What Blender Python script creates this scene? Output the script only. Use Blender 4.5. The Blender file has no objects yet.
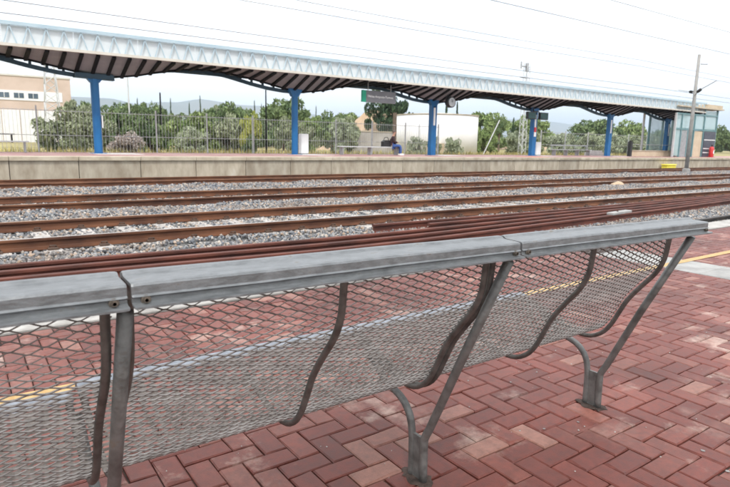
import bpy, bmesh, math, random
import numpy as np
from mathutils import Vector, Matrix, Quaternion
random.seed(7); rng = np.random.default_rng(7)
S = bpy.context.scene
C = S.collection
R = math.radians

# ------------------------------------------------------------------ camera
HC = 1.25
head, pitch, roll = R(54.6), R(9.92), R(1.07)
fw = Vector((math.cos(head)*math.cos(pitch), math.sin(head)*math.cos(pitch), -math.sin(pitch)))
r0 = Vector((math.sin(head), -math.cos(head), 0)); u0 = r0.cross(fw)
rt = r0*math.cos(roll) + u0*math.sin(roll); up = -r0*math.sin(roll) + u0*math.cos(roll)
cd = bpy.data.cameras.new('camera'); cam = bpy.data.objects.new('camera', cd); C.objects.link(cam)
cam.matrix_world = Matrix(((rt.x, up.x, -fw.x, 0), (rt.y, up.y, -fw.y, 0), (rt.z, up.z, -fw.z, HC), (0, 0, 0, 1)))
cd.sensor_width = 36; cd.lens = 570/730*36; cd.clip_start = .05; cd.clip_end = 20000
cd.dof.use_dof = True; cd.dof.focus_distance = 2.3; cd.dof.aperture_fstop = 7.1
S.camera = cam
S.render.resolution_x, S.render.resolution_y = 1024, 683

# ------------------------------------------------------------------ sky, sun, exposure
SUN_EL, SUN_AZ = R(52), R(215)          # azimuth measured from +Y clockwise
W = bpy.data.worlds.new('World'); S.world = W; W.use_nodes = True
nt = W.node_tree; nt.nodes.clear()
def N(t, typ, **kw):
    n = t.nodes.new(typ)
    for k, v in kw.items():
        if k in n.inputs: n.inputs[k].default_value = v
        else: setattr(n, k, v)
    return n
out = N(nt, 'ShaderNodeOutputWorld'); bg = N(nt, 'ShaderNodeBackground'); bg.inputs['Strength'].default_value = .13
sky = N(nt, 'ShaderNodeTexSky'); sky.sky_type = 'NISHITA'; sky.sun_disc = False
sky.sun_elevation = SUN_EL; sky.sun_rotation = SUN_AZ
tc = N(nt, 'ShaderNodeTexCoord')
mp = N(nt, 'ShaderNodeMapping'); mp.inputs['Scale'].default_value = (1.2, 1.2, 7)
ns = N(nt, 'ShaderNodeTexNoise'); ns.inputs['Scale'].default_value = 1.6; ns.inputs['Detail'].default_value = 6; ns.inputs['Roughness'].default_value = .55
rp = N(nt, 'ShaderNodeValToRGB'); rp.color_ramp.elements[0].position = .34; rp.color_ramp.elements[1].position = .50
rp.color_ramp.elements[0].color = (.72, .72, .72, 1)
mx = N(nt, 'ShaderNodeMix'); mx.data_type = 'RGBA'
nt.links.new(tc.outputs['Generated'], mp.inputs[0]); nt.links.new(mp.outputs[0], ns.inputs['Vector'])
nt.links.new(ns.outputs['Fac'], rp.inputs[0]); nt.links.new(rp.outputs[0], mx.inputs[0])
nt.links.new(sky.outputs[0], mx.inputs[6]); mx.inputs[7].default_value = (9.5, 9.55, 9.7, 1)
nt.links.new(mx.outputs[2], bg.inputs[0]); nt.links.new(bg.outputs[0], out.inputs[0])
sd = bpy.data.lights.new('sun', 'SUN'); sd.energy = 1.5; sd.angle = R(12); sd.color = (1, .96, .9)
so = bpy.data.objects.new('sun', sd); C.objects.link(so)
sdir = Vector((math.sin(SUN_AZ)*math.cos(SUN_EL), math.cos(SUN_AZ)*math.cos(SUN_EL), math.sin(SUN_EL)))
so.rotation_euler = sdir.to_track_quat('Z', 'Y').to_euler(); so.location = (0, -10, 30)
vs = S.view_settings; vs.view_transform = 'Standard'; vs.look = 'None'; vs.exposure = .75; vs.gamma = 1; vs.use_curve_mapping = False

# ------------------------------------------------------------------ materials
def mat(name, c1, c2=None, scale=6, rough=.7, metal=0, bump=0, bscale=40, rand=0, island=False, spec=.5, coord='pos', detail=5, c3=None, c3at=.68, aniso=None, rr=None):
    """procedural material: two (three) colours mixed by noise, optional per-object/per-island brightness, bump"""
    m = bpy.data.materials.new(name); m.use_nodes = True; t = m.node_tree; b = t.nodes['Principled BSDF']
    b.inputs['Roughness'].default_value = rough; b.inputs['Metallic'].default_value = metal
    b.inputs['Specular IOR Level'].default_value = spec
    c1 = (*c1, 1); c2 = (*(c2 or c1[:3]), 1)
    if coord == 'pos': g = N(t, 'ShaderNodeNewGeometry'); vec = g.outputs['Position']
    else: g = N(t, 'ShaderNodeTexCoord'); vec = g.outputs['Object']
    if aniso:
        mpn = N(t, 'ShaderNodeMapping'); mpn.inputs['Scale'].default_value = aniso; t.links.new(vec, mpn.inputs[0]); vec = mpn.outputs[0]
    n1 = N(t, 'ShaderNodeTexNoise'); n1.inputs['Scale'].default_value = scale; n1.inputs['Detail'].default_value = detail; n1.inputs['Roughness'].default_value = .6
    t.links.new(vec, n1.inputs['Vector'])
    r = N(t, 'ShaderNodeValToRGB'); e = r.color_ramp.elements
    e[0].position, e[1].position = .34, .62; e[0].color, e[1].color = c1, c2
    if c3: q = e.new(c3at); q.color = (*c3, 1)
    t.links.new(n1.outputs['Fac'], r.inputs[0]); col = r.outputs[0]
    if rand:
        if island: i = N(t, 'ShaderNodeNewGeometry'); src = i.outputs['Random Per Island']
        else: i = N(t, 'ShaderNodeObjectInfo'); src = i.outputs['Random']
        mr = N(t, 'ShaderNodeMapRange'); mr.inputs[3].default_value = 1-rand; mr.inputs[4].default_value = 1+rand
        t.links.new(src, mr.inputs[0])
        hv = N(t, 'ShaderNodeHueSaturation'); t.links.new(mr.outputs[0], hv.inputs['Value']); t.links.new(col, hv.inputs['Color']); col = hv.outputs[0]
    t.links.new(col, b.inputs['Base Color'])
    if rr:
        m2 = N(t, 'ShaderNodeMapRange'); m2.inputs[3].default_value, m2.inputs[4].default_value = rr
        t.links.new(n1.outputs['Fac'], m2.inputs[0]); t.links.new(m2.outputs[0], b.inputs['Roughness'])
    if bump:
        n2 = N(t, 'ShaderNodeTexNoise'); n2.inputs['Scale'].default_value = bscale; n2.inputs['Detail'].default_value = 4
        t.links.new(vec, n2.inputs['Vector'])
        bp = N(t, 'ShaderNodeBump'); bp.inputs['Strength'].default_value = bump; bp.inputs['Distance'].default_value = .01
        t.links.new(n2.outputs['Fac'], bp.inputs['Height']); t.links.new(bp.outputs[0], b.inputs['Normal'])
    return m

def paver_mat(name, island):
    m = bpy.data.materials.new(name); m.use_nodes = True; t = m.node_tree; b = t.nodes['Principled BSDF']
    g = N(t, 'ShaderNodeNewGeometry'); pos = g.outputs['Position']
    src = g.outputs['Random Per Island'] if island else N(t, 'ShaderNodeObjectInfo').outputs['Random']
    r = N(t, 'ShaderNodeValToRGB'); r.color_ramp.interpolation = 'LINEAR'; e = r.color_ramp.elements
    cols = [(0, (.120, .036, .027)), (.2, (.175, .050, .037)), (.42, (.145, .043, .033)), (.62, (.205, .067, .050)), (.8, (.165, .056, .043)), (.94, (.235, .095, .073)), (1, (.30, .16, .125))]
    e[0].position, e[0].color = cols[0][0], (*cols[0][1], 1); e[1].position, e[1].color = cols[-1][0], (*cols[-1][1], 1)
    for p, c in cols[1:-1]: q = e.new(p); q.color = (*c, 1)
    t.links.new(src, r.inputs[0])
    # pale mortar / lime haze in drifting patches
    n1 = N(t, 'ShaderNodeTexNoise'); n1.inputs['Scale'].default_value = 2.1; n1.inputs['Detail'].default_value = 7; n1.inputs['Roughness'].default_value = .68
    t.links.new(pos, n1.inputs['Vector'])
    r1 = N(t, 'ShaderNodeValToRGB'); r1.color_ramp.elements[0].position = .54; r1.color_ramp.elements[1].position = .66; r1.color_ramp.elements[1].color = (.85, .85, .85, 1)
    t.links.new(n1.outputs['Fac'], r1.inputs[0])
    add = N(t, 'ShaderNodeMath'); add.operation = 'MULTIPLY'
    mrr = N(t, 'ShaderNodeMapRange'); mrr.inputs[1].default_value = .35; mrr.inputs[3].default_value = .12; mrr.inputs[4].default_value = 1
    fr = N(t, 'ShaderNodeMath'); fr.operation = 'FRACT'; ml = N(t, 'ShaderNodeMath'); ml.operation = 'MULTIPLY'; ml.inputs[1].default_value = 37.17
    t.links.new(src, ml.inputs[0]); t.links.new(ml.outputs[0], fr.inputs[0]); t.links.new(fr.outputs[0], mrr.inputs[0])
    t.links.new(r1.outputs[0], add.inputs[0]); t.links.new(mrr.outputs[0], add.inputs[1])
    m1 = N(t, 'ShaderNodeMix'); m1.data_type = 'RGBA'; m1.inputs[7].default_value = (.46, .36, .31, 1)
    t.links.new(add.outputs[0], m1.inputs[0]); t.links.new(r.outputs[0], m1.inputs[6])
    # small dark grime speckle
    n2 = N(t, 'ShaderNodeTexNoise'); n2.inputs['Scale'].default_value = 26; n2.inputs['Detail'].default_value = 6; n2.inputs['Roughness'].default_value = .7
    t.links.new(pos, n2.inputs['Vector'])
    r2 = N(t, 'ShaderNodeValToRGB'); r2.color_ramp.elements[0].position = .3; r2.color_ramp.elements[1].position = .62
    r2.color_ramp.elements[0].color = (.62, .58, .56, 1); r2.color_ramp.elements[1].color = (1.08, 1.05, 1.04, 1)
    t.links.new(n2.outputs['Fac'], r2.inputs[0])
    m2 = N(t, 'ShaderNodeMix'); m2.data_type = 'RGBA'; m2.blend_type = 'MULTIPLY'; m2.inputs[0].default_value = 1
    t.links.new(m1.outputs[2], m2.inputs[6]); t.links.new(r2.outputs[0], m2.inputs[7])
    n5 = N(t, 'ShaderNodeTexNoise'); n5.inputs['Scale'].default_value = .9; n5.inputs['Detail'].default_value = 5; t.links.new(pos, n5.inputs['Vector'])
    r5 = N(t, 'ShaderNodeValToRGB'); r5.color_ramp.elements[0].position = .36; r5.color_ramp.elements[1].position = .6
    r5.color_ramp.elements[0].color = (.74, .70, .68, 1); r5.color_ramp.elements[1].color = (1.12, 1.12, 1.12, 1); t.links.new(n5.outputs['Fac'], r5.inputs[0])
    m5 = N(t, 'ShaderNodeMix'); m5.data_type = 'RGBA'; m5.blend_type = 'MULTIPLY'; m5.inputs[0].default_value = 1
    t.links.new(m2.outputs[2], m5.inputs[6]); t.links.new(r5.outputs[0], m5.inputs[7]); t.links.new(m5.outputs[2], b.inputs['Base Color'])
    mr = N(t, 'ShaderNodeMapRange'); mr.inputs[3].default_value, mr.inputs[4].default_value = .34, .72
    t.links.new(n2.outputs['Fac'], mr.inputs[0]); t.links.new(mr.outputs[0], b.inputs['Roughness']); b.inputs['Specular IOR Level'].default_value = .4
    n3 = N(t, 'ShaderNodeTexNoise'); n3.inputs['Scale'].default_value = 220; n3.inputs['Detail'].default_value = 3; t.links.new(pos, n3.inputs['Vector'])
    bp = N(t, 'ShaderNodeBump'); bp.inputs['Strength'].default_value = .35; bp.inputs['Distance'].default_value = .003
    t.links.new(n3.outputs['Fac'], bp.inputs['Height']); t.links.new(bp.outputs[0], b.inputs['Normal'])
    return m

def stone_mat(name):
    m = bpy.data.materials.new(name); m.use_nodes = True; t = m.node_tree; b = t.nodes['Principled BSDF']
    oi = N(t, 'ShaderNodeObjectInfo'); r = N(t, 'ShaderNodeValToRGB'); e = r.color_ramp.elements
    cols = [(0, (.04, .042, .048)), (.16, (.11, .12, .135)), (.34, (.19, .20, .215)), (.5, (.30, .30, .30)), (.64, (.17, .175, .19)), (.74, (.42, .40, .37)), (.84, (.28, .20, .14)), (.9, (.40, .29, .21)), (1, (.55, .52, .48))]
    e[0].position, e[0].color = 0, (*cols[0][1], 1); e[1].position, e[1].color = 1, (*cols[-1][1], 1)
    for p, c in cols[1:-1]: q = e.new(p); q.color = (*c, 1)
    t.links.new(oi.outputs['Random'], r.inputs[0])
    gp = N(t, 'ShaderNodeNewGeometry'); nz = N(t, 'ShaderNodeTexNoise'); nz.inputs['Scale'].default_value = 1.1; nz.inputs['Detail'].default_value = 6; t.links.new(gp.outputs['Position'], nz.inputs['Vector'])
    mr = N(t, 'ShaderNodeMapRange'); mr.inputs[1].default_value = .45; mr.inputs[2].default_value = .7; mr.inputs[4].default_value = .6; t.links.new(nz.outputs['Fac'], mr.inputs[0])
    mm = N(t, 'ShaderNodeMix'); mm.data_type = 'RGBA'; mm.inputs[7].default_value = (.21, .16, .125, 1); t.links.new(mr.outputs[0], mm.inputs[0]); t.links.new(r.outputs[0], mm.inputs[6]); t.links.new(mm.outputs[2], b.inputs['Base Color']); b.inputs['Roughness'].default_value = .8
    return m

def glass_mat(name, col, alpha=.45):
    m = bpy.data.materials.new(name); m.use_nodes = True; t = m.node_tree; b = t.nodes['Principled BSDF']
    b.inputs['Base Color'].default_value = (*col, 1); b.inputs['Roughness'].default_value = .05; b.inputs['Alpha'].default_value = alpha
    return m

M = {}
M['paver'] = paver_mat('red_paver', False); M['paver_rest'] = paver_mat('red_paver_far', True)
M['joint'] = mat('joint_sand', (.022, .013, .010), (.06, .04, .032), 30, .95, bump=.4, bscale=150)
M['coping'] = mat('pale_coping', (.27, .255, .235), (.40, .385, .36), 5, .8, rand=.08, bump=.2)
M['band'] = mat('pale_slab', (.24, .235, .225), (.36, .355, .34), 4, .75, rand=.10, bump=.2)
M['yellow'] = mat('yellow_paint', (.40, .245, .085), (.52, .34, .14), 14, .6, c3=(.42, .22, .14), c3at=.72)
M['galv'] = mat('galvanised', (.14, .148, .153), (.215, .226, .234), 34, .45, .45, bump=.15, bscale=120, aniso=(.7, 1.4, 1.4), detail=10, c3=(.15, .125, .095), c3at=.74, rr=(.30, .60))
M['leg'] = mat('dull_galvanised', (.11, .11, .104), (.20, .20, .192), 18, .5, .5, bump=.2, bscale=90, c3=(.20, .16, .12), c3at=.74, rr=(.35, .65))
M['rib'] = mat('dark_rib', (.095, .089, .080), (.18, .171, .157), 22, .5, .45, bump=.2, bscale=90, rr=(.38, .65))
M['mesh'] = mat('expanded_steel', (.15, .13, .115), (.29, .265, .245), 20, .5, .4, rr=(.4, .65))
M['lip'] = mat('zinc_lip', (.15, .165, .19), (.25, .27, .305), 25, .5, .2)
M['bolt'] = mat('bolt_steel', (.10, .085, .07), (.2, .17, .14), 60, .45, .6)
M['rust'] = mat('rail_rust', (.055, .018, .008), (.165, .064, .027), 3, .75, bump=.3, bscale=40, aniso=(.4, 1, 1), c3=(.12, .05, .03), c3at=.75)
M['railtop'] = mat('rail_head', (.38, .35, .32), (.55, .52, .49), 1.2, .38, .7, aniso=(.3, 30, 1))
M['railtop_dull'] = mat('rail_head_dull', (.24, .13, .07), (.36, .22, .13), 1.2, .5, .4, aniso=(.3, 30, 1))
M['redrust'] = mat('spare_rail_rust', (.052, .014, .008), (.135, .038, .022), 4, .7, bump=.3, bscale=50, aniso=(.4, 1, 1))
M['blackrail'] = mat('dark_rail', (.02, .018, .017), (.06, .05, .045), 4, .5, .2)  # near-black tone for the rail beside the coping
M['sleeper'] = mat('sleeper_concrete', (.27, .245, .225), (.48, .45, .42), 7, .85, rand=.1, bump=.3)
M['clip'] = mat('clip_iron', (.05, .03, .022), (.1, .06, .04), 20, .7)
M['ballast'] = mat('ballast_dust', (.07, .068, .066), (.19, .185, .18), 16, .95, bump=1, bscale=26, detail=9, c3=(.42, .38, .34), c3at=.7)
M['stone'] = stone_mat('ballast_stone')
M['soil'] = mat('dry_soil', (.20, .17, .075), (.36, .31, .13), .25, .95, detail=8, c3=(.34, .24, .15), c3at=.68)
M['fpave'] = mat('far_red_paving', (.30, .14, .125), (.42, .24, .22), 1.1, .6, detail=9, c3=(.5, .37, .33), c3at=.72)
M['fwall'] = mat('platform_wall_concrete', (.30, .25, .185), (.46, .405, .32), 2.4, .9, rand=.14, bump=.3, bscale=12, c3=(.50, .46, .39), c3at=.7, aniso=(1.3, 1, .45), detail=9)
M['fcope'] = mat('platform_coping_concrete', (.36, .30, .22), (.52, .46, .36), 2, .85, rand=.08, detail=9)
M['palepave'] = mat('pale_tactile_paving', (.55, .52, .5), (.66, .63, .6), 3, .7)
M['blue'] = mat('blue_column_paint', (.004, .10, .28), (.007, .13, .34), 1.5, .4, rand=.05)
M['truss'] = mat('truss_paint', (.40, .52, .60), (.46, .58, .65), 2, .45)
M['fascia'] = mat('fascia_sheet', (.66, .70, .72), (.71, .75, .77), 1.2, .5, rand=.02)
M['chord'] = mat('beige_chord', (.60, .57, .50), (.66, .63, .57), 2, .6)
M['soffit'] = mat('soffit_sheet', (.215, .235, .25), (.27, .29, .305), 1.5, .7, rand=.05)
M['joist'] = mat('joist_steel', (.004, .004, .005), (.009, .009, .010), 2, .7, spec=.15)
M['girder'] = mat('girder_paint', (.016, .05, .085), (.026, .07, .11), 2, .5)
M['roof'] = mat('roof_sheet', (.5, .52, .54), (.58, .6, .62), 1, .6)
M['greym'] = mat('grey_steel', (.30, .31, .32), (.42, .43, .44), 5, .5, .4)
M['palegrey'] = mat('pale_grey_steel', (.5, .51, .52), (.6, .61, .62), 5, .55, .2)
M['polec'] = mat('concrete_pole', (.26, .255, .245), (.36, .35, .335), 4, .8, bump=.2)
M['black'] = mat('black_plastic', (.012, .012, .013), (.022, .022, .024), 8, .45)
M['white'] = mat('white_enamel', (.78, .78, .77), (.84, .84, .83), 2, .5)
M['whitewash'] = mat('whitewash', (.80, .79, .77), (.86, .85, .84), .5, .8, bump=.1)
M['red'] = mat('red_paint', (.55, .03, .03), (.65, .05, .05), 5, .4)
M['green'] = mat('sign_green', (.0, .27, .16), (.01, .31, .19), 3, .5)
M['signgrey'] = mat('sign_grey', (.135, .135, .15), (.16, .16, .175), 3, .55)
M['screen'] = mat('display_screen', (.01, .05, .05), (.015, .075, .07), 9, .25)
M['beige'] = mat('beige_wall', (.5, .40, .28), (.6, .5, .37), 1.5, .85)
M['teal'] = mat('teal_frame', (.10, .21, .23), (.14, .26, .28), 2, .4)
M['tglass'] = glass_mat('teal_glass', (.60, .78, .80), .38)
M['panel'] = mat('dark_panel', (.05, .055, .075), (.08, .085, .11), 3, .5)
M['brickbeige'] = mat('beige_cladding', (.55, .43, .35), (.63, .50, .42), .6, .85, bump=.1)
M['winglass'] = mat('window_glass', (.06, .085, .11), (.12, .16, .2), .5, .15)
M['sand'] = mat('sandy_earth', (.40, .285, .18), (.52, .39, .27), .35, .95, bump=.4, bscale=2, detail=8)
M['greywall'] = mat('grey_render', (.36, .33, .30), (.46, .43, .40), 1, .9)
M['hill'] = mat('hill_scrub', (.07, .09, .05), (.15, .14, .10), .002, .95, detail=8)
M['bark'] = mat('bark', (.09, .065, .045), (.16, .12, .09), 8, .9, bump=.4)
M['yellowbox'] = mat('yellow_plastic', (.75, .62, .05), (.82, .7, .08), 4, .5)
M['skin'] = mat('skin', (.45, .25, .18), (.5, .29, .21), 10, .6)
M['jacket'] = mat('dark_jacket', (.025, .014, .018), (.05, .02, .025), 12, .8)
M['jeans'] = mat('blue_jeans', (.03, .08, .27), (.06, .13, .36), 15, .8)
M['hair'] = mat('hair', (.10, .08, .07), (.18, .15, .13), 30, .7)
M['wire'] = mat('wire', (.05, .055, .065), (.08, .085, .1), 1, .5)
M['cork'] = mat('cigarette_filter', (.55, .28, .08), (.65, .36, .13), 200, .8)
def leafm(name, c1, c2): return mat(name, c1, c2, .9, .7, rand=.38, island=True, spec=.25)
L = {'olive': leafm('olive_leaf', (.20, .235, .14), (.32, .35, .22)),
     'dark': leafm('dark_leaf', (.085, .135, .06), (.18, .235, .10)),
     'mid': leafm('mid_leaf', (.15, .22, .075), (.25, .31, .125)),
     'yel': leafm('yellow_green_leaf', (.28, .32, .07), (.42, .42, .12)),
     'lilac': leafm('dry_scrub', (.34, .285, .255), (.46, .40, .37)),
     'pale': leafm('pale_leaf', (.26, .305, .20), (.38, .42, .29)),
     'grass': leafm('dry_grass', (.34, .31, .11), (.54, .46, .21)),
     'pine': leafm('pine_leaf', (.03, .06, .033), (.065, .105, .048))}

# ------------------------------------------------------------------ helpers
def meshdata(name, v, f, m=None, smooth=False, mats=None, fm=None):
    me = bpy.data.meshes.new(name); me.from_pydata([tuple(p) for p in v], [], f)
    for q in (mats or ([m] if m else [])): me.materials.append(q)
    if fm is not None: me.polygons.foreach_set('material_index', fm)
    if smooth: me.polygons.foreach_set('use_smooth', [True]*len(me.polygons))
    me.update(); return me
def link(name, me, parent=None, loc=None, rot=None, scale=None):
    o = bpy.data.objects.new(name, me); C.objects.link(o)
    if parent: o.parent = parent
    if loc is not None: o.location = loc
    if rot is not None: o.rotation_euler = rot
    if scale is not None: o.scale = scale
    return o
def tag(o, label=None, cat=None, group=None, kind=None):
    if label: o['label'] = label
    if cat: o['category'] = cat
    if group: o['group'] = group
    if kind: o['kind'] = kind
    return o
def thing(name, label, cat, loc=(0, 0, 0), rotz=0, group=None):
    o = link(name, None, loc=loc, rot=(0, 0, rotz)); o.empty_display_size = .2; return tag(o, label, cat, group)
class MB:
    def __init__(s): s.v = []; s.f = []; s.fm = []
    def add(s, v, f, mi=0):
        k = len(s.v); s.v += [tuple(p) for p in v]; s.f += [tuple(i+k for i in q) for q in f]; s.fm += [mi]*len(f); return s
    def box(s, x0, x1, y0, y1, z0, z1, b=0, mi=0):
        if b:   # chamfered box
            v = []
            for (a, c, z) in ((0, 0, z0), (0, 0, z1-b), (b, b, z1)):
                v += [(x0+a, y0+c, z), (x1-a, y0+c, z), (x1-a, y1-c, z), (x0+a, y1-c, z)]
            f = [(3, 2, 1, 0), (8, 9, 10, 11)]
            for l in (0, 4):
                for i in range(4): f.append((l+i, l+(i+1) % 4, l+4+(i+1) % 4, l+4+i))
            return s.add(v, f, mi)
        v = [(x0, y0, z0), (x1, y0, z0), (x1, y1, z0), (x0, y1, z0), (x0, y0, z1), (x1, y0, z1), (x1, y1, z1), (x0, y1, z1)]
        return s.add(v, [(3, 2, 1, 0), (4, 5, 6, 7), (0, 1, 5, 4), (1, 2, 6, 5), (2, 3, 7, 6), (3, 0, 4, 7)], mi)
    def tube(s, pts, r, n=8, cap=True, mi=0):
        pts = [Vector(p) for p in pts]; rs = r if isinstance(r, (list, tuple)) else [r]*len(pts)
        v = []; f = []; prev = None
        for i, p in enumerate(pts):
            d = (pts[min(i+1, len(pts)-1)]-pts[max(i-1, 0)]).normalized()
            if prev is None:
                a = d.cross(Vector((0, 0, 1))); a = a if a.length > .05 else d.cross(Vector((1, 0, 0)))
            else: a = prev - d*prev.dot(d)
            a.normalize(); prev = a; b = d.cross(a)
            v += [p+(a*math.cos(2*math.pi*k/n)+b*math.sin(2*math.pi*k/n))*rs[i] for k in range(n)]
        for i in range(len(pts)-1):
            for k in range(n): f.append((i*n+k, i*n+(k+1) % n, (i+1)*n+(k+1) % n, (i+1)*n+k))
        if cap: f.append(tuple(range(n-1, -1, -1))); f.append(tuple((len(pts)-1)*n+k for k in range(n)))
        return s.add(v, f, mi)
    def bar(s, p, q, w, h):   # rectangular bar from p to q
        p, q = Vector(p), Vector(q); d = (q-p).normalized()
        a = d.cross(Vector((0, 0, 1))); a = a if a.length > .05 else d.cross(Vector((0, 1, 0)))
        a.normalize(); b = d.cross(a)
        v = [c+a*i*w/2+b*j*h/2 for c in (p, q) for i, j in ((-1, -1), (1, -1), (1, 1), (-1, 1))]
        return s.add(v, [(3, 2, 1, 0), (4, 5, 6, 7), (0, 1, 5, 4), (1, 2, 6, 5), (2, 3, 7, 6), (3, 0, 4, 7)])
    def prism(s, prof, path, close=True):   # prof: [(y,z)], path: [(x, dy, dz)] extruded along x
        n = len(prof); v = []; f = []
        for (x, dy, dz) in path: v += [(x, y+dy, z+dz) for y, z in prof]
        for i in range(len(path)-1):
            for k in range(n): f.append((i*n+k, i*n+(k+1) % n, (i+1)*n+(k+1) % n, (i+1)*n+k))
        if close: f.append(tuple(range(n-1, -1, -1))); f.append(tuple((len(path)-1)*n+k for k in range(n)))
        return s.add(v, f)
    def lathe(s, prof, n=16, c=(0, 0), mi=0):  # prof [(r,z)]
        v = []; f = []
        for r_, z in prof: v += [(c[0]+r_*math.cos(2*math.pi*k/n), c[1]+r_*math.sin(2*math.pi*k/n), z) for k in range(n)]
        for i in range(len(prof)-1):
            for k in range(n): f.append((i*n+k, i*n+(k+1) % n, (i+1)*n+(k+1) % n, (i+1)*n+k))
        f.append(tuple(range(n-1, -1, -1))); f.append(tuple((len(prof)-1)*n+k for k in range(n)))
        return s.add(v, f, mi)
    def data(s, name, m, smooth=False, mats=None): return meshdata(name, s.v, s.f, m, smooth, mats, s.fm if mats else None)
    def build(s, name, m, parent=None, smooth=False, mats=None, loc=None, rot=None):
        return link(name, s.data(name, m, smooth, mats), parent, loc, rot)
def catmull(P, n):
    P = [np.array(p, float) for p in P]; Q = [2*P[0]-P[1]]+P+[2*P[-1]-P[-2]]; o = []
    for i in range(1, len(Q)-2):
        for k in range(n):
            t = k/n; a, b, c, d = Q[i-1:i+3]
            o.append(.5*((2*b)+(-a+c)*t+(2*a-5*b+4*c-d)*t*t+(-a+3*b-3*c+d)*t**3))
    o.append(P[-1]); return o
def infront(x, y, z, margin=60):
    v = Vector((x, y, z-HC)); d = v.dot(fw)
    if d < .2: return None
    px = 365+570*v.dot(rt)/d; py = 243.5-570*v.dot(up)/d
    return d if -margin < px < 730+margin and -margin < py < 487+margin else None

# ================================================================== SETTING
FP = .65   # far platform level
g = MB(); 
# one sheet of ground, gently rising behind the far platform
xs = [-9000, -2500, -600, -200, -60, -20, 0, 20, 40, 60, 90, 140, 250, 600, 2500, 9000]
ys = [-9000, -2000, -300, -60, -10, 0, 10, 20, 27, 28.2, 29.5, 33, 40, 60, 90, 150, 300, 700, 2000, 9000]
def gz(y): return -.42 if y < 27.5 else (.45 if y < 45 else .45+min(.4, (y-45)*.01))
v = [(x, y, gz(y)) for y in ys for x in xs]; nx = len(xs)
f = [(j*nx+i, j*nx+i+1, (j+1)*nx+i+1, (j+1)*nx+i) for j in range(len(ys)-1) for i in range(nx-1)]
tag(link('ground', meshdata('ground', v, f, M['soil'])), 'dry yellowish earth reaching to the hills', kind='structure')

# ballast bed: a bumpy sheet
def zb(x, y):
    z = -.155+.02*math.sin(x*1.3+y*2.1)+.015*math.sin(x*3.1-y*1.7)
    for a, b in ((8.2, 9.94), (12.5, 14.24), (18.3, 20.04)):
        if a-.25 < y < b+.25: z = min(z, -.20)
        if a-.1 < y < b+.1: z = -.185
    if 5.4 < y < 7.7: z = min(z, -.185)
    return z
bx = np.concatenate([np.arange(-8, 22, .3), np.arange(22, 130, 1.5)]); by = np.arange(4.62, 21.4, .2)
v = [(x, y, zb(x, y)+random.uniform(-.012, .012)) for y in by for x in bx]; nx = len(bx)
f = [(j*nx+i, j*nx+i+1, (j+1)*nx+i+1, (j+1)*nx+i) for j in range(len(by)-1) for i in range(nx-1)]
tag(link('ballast_bed', meshdata('ballast_bed', v, f, M['ballast'])), 'grey crushed stone bed under the tracks', kind='structure')

# hills far behind
hx = np.linspace(-4500, 9500, 90); hy = np.linspace(2600, 5600, 16)
def hz(x, y):
    t = (y-2600)/3000; prof = math.sin(math.pi*min(1, max(0, t)))
    n = 1+.16*math.sin(x/700)+.10*math.sin(x/260+1)+.05*math.sin(x/110+2*t)+.04*math.sin(x/57)
    return -2+262*prof*n*(.8+.2*math.sin(y/600))
v = [(x, y, hz(x, y)) for y in hy for x in hx]; nx = len(hx)
f = [(j*nx+i, j*nx+i+1, (j+1)*nx+i+1, (j+1)*nx+i) for j in range(len(hy)-1) for i in range(nx-1)]
tag(link('hills', meshdata('hills', v, f, M['hill'], True)), 'hazy blue line of far hills', kind='structure')

# ------------------------------------------------------------------ near platform
plat = link('platform', MB().box(-6, 40, -6, 4.215, -.4, -.013).data('platform', M['joint'])); tag(plat, 'red brick platform under the perforated bench', kind='structure')
W1 = .1; ox, oy = 1.018, 1.662
def paver_box(m, x0, x1, y0, y1, z1):
    k = len(m.v); m.box(x0, x1, y0, y1, -.05, z1, .005)
    for i in range(k+4, k+12):
        x, y, z = m.v[i]; m.v[i] = (x+random.gauss(0, .0011), y+random.gauss(0, .0011), z+(random.gauss(0, .0006) if i >= k+8 else random.gauss(0, .0015)))
    if random.random() < .22:   # chipped corner
        i = k+8+random.randrange(4); x, y, z = m.v[i]; cx, cy = (x0+x1)/2, (y0+y1)/2
        m.v[i] = (x+(cx-x)*random.uniform(.05, .14), y+(cy-y)*random.uniform(.1, .25), z)
    return m
pvs = [paver_box(MB(), .003, .197, .003, .097, 0).data('paver', M['paver']) for _ in range(14)]
cells = []
BX0, BX1 = 6.10, 6.74          # pale cross band
for i in range(-75, 250):
    for j in range(-52, 28):
        s_ = (i+j) % 4
        if s_ not in (0, 2): continue
        x, y = ox+i*W1, oy+j*W1
        w, h = (2*W1, W1) if s_ == 0 else (W1, 2*W1)
        if y+h > 4.215: 
            if s_ == 2 and y+W1 < 4.215: h = W1
            else: continue
        if x < BX1 and x+w > BX0:
            if x < BX0 and BX0-x > .03: w = BX0-x
            elif x+w > BX1 and x+w-BX1 > .03: w = x+w-BX1; x = BX1
            else: continue
        if x+w > 26: continue
        full = abs(w-(2*W1 if s_ == 0 else W1)) < 1e-6 and abs(h-(W1 if s_ == 0 else 2*W1)) < 1e-6
        cells.append((x, y, w, h, s_, full))
vis = []
for k, c in enumerate(cells):
    d = infront(c[0]+c[2]/2, c[1]+c[3]/2, 0, 25)
    if d and c[5]: vis.append((d, k))
vis.sort(); single = set(k for d, k in vis[:300])
rest = MB()
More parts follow.
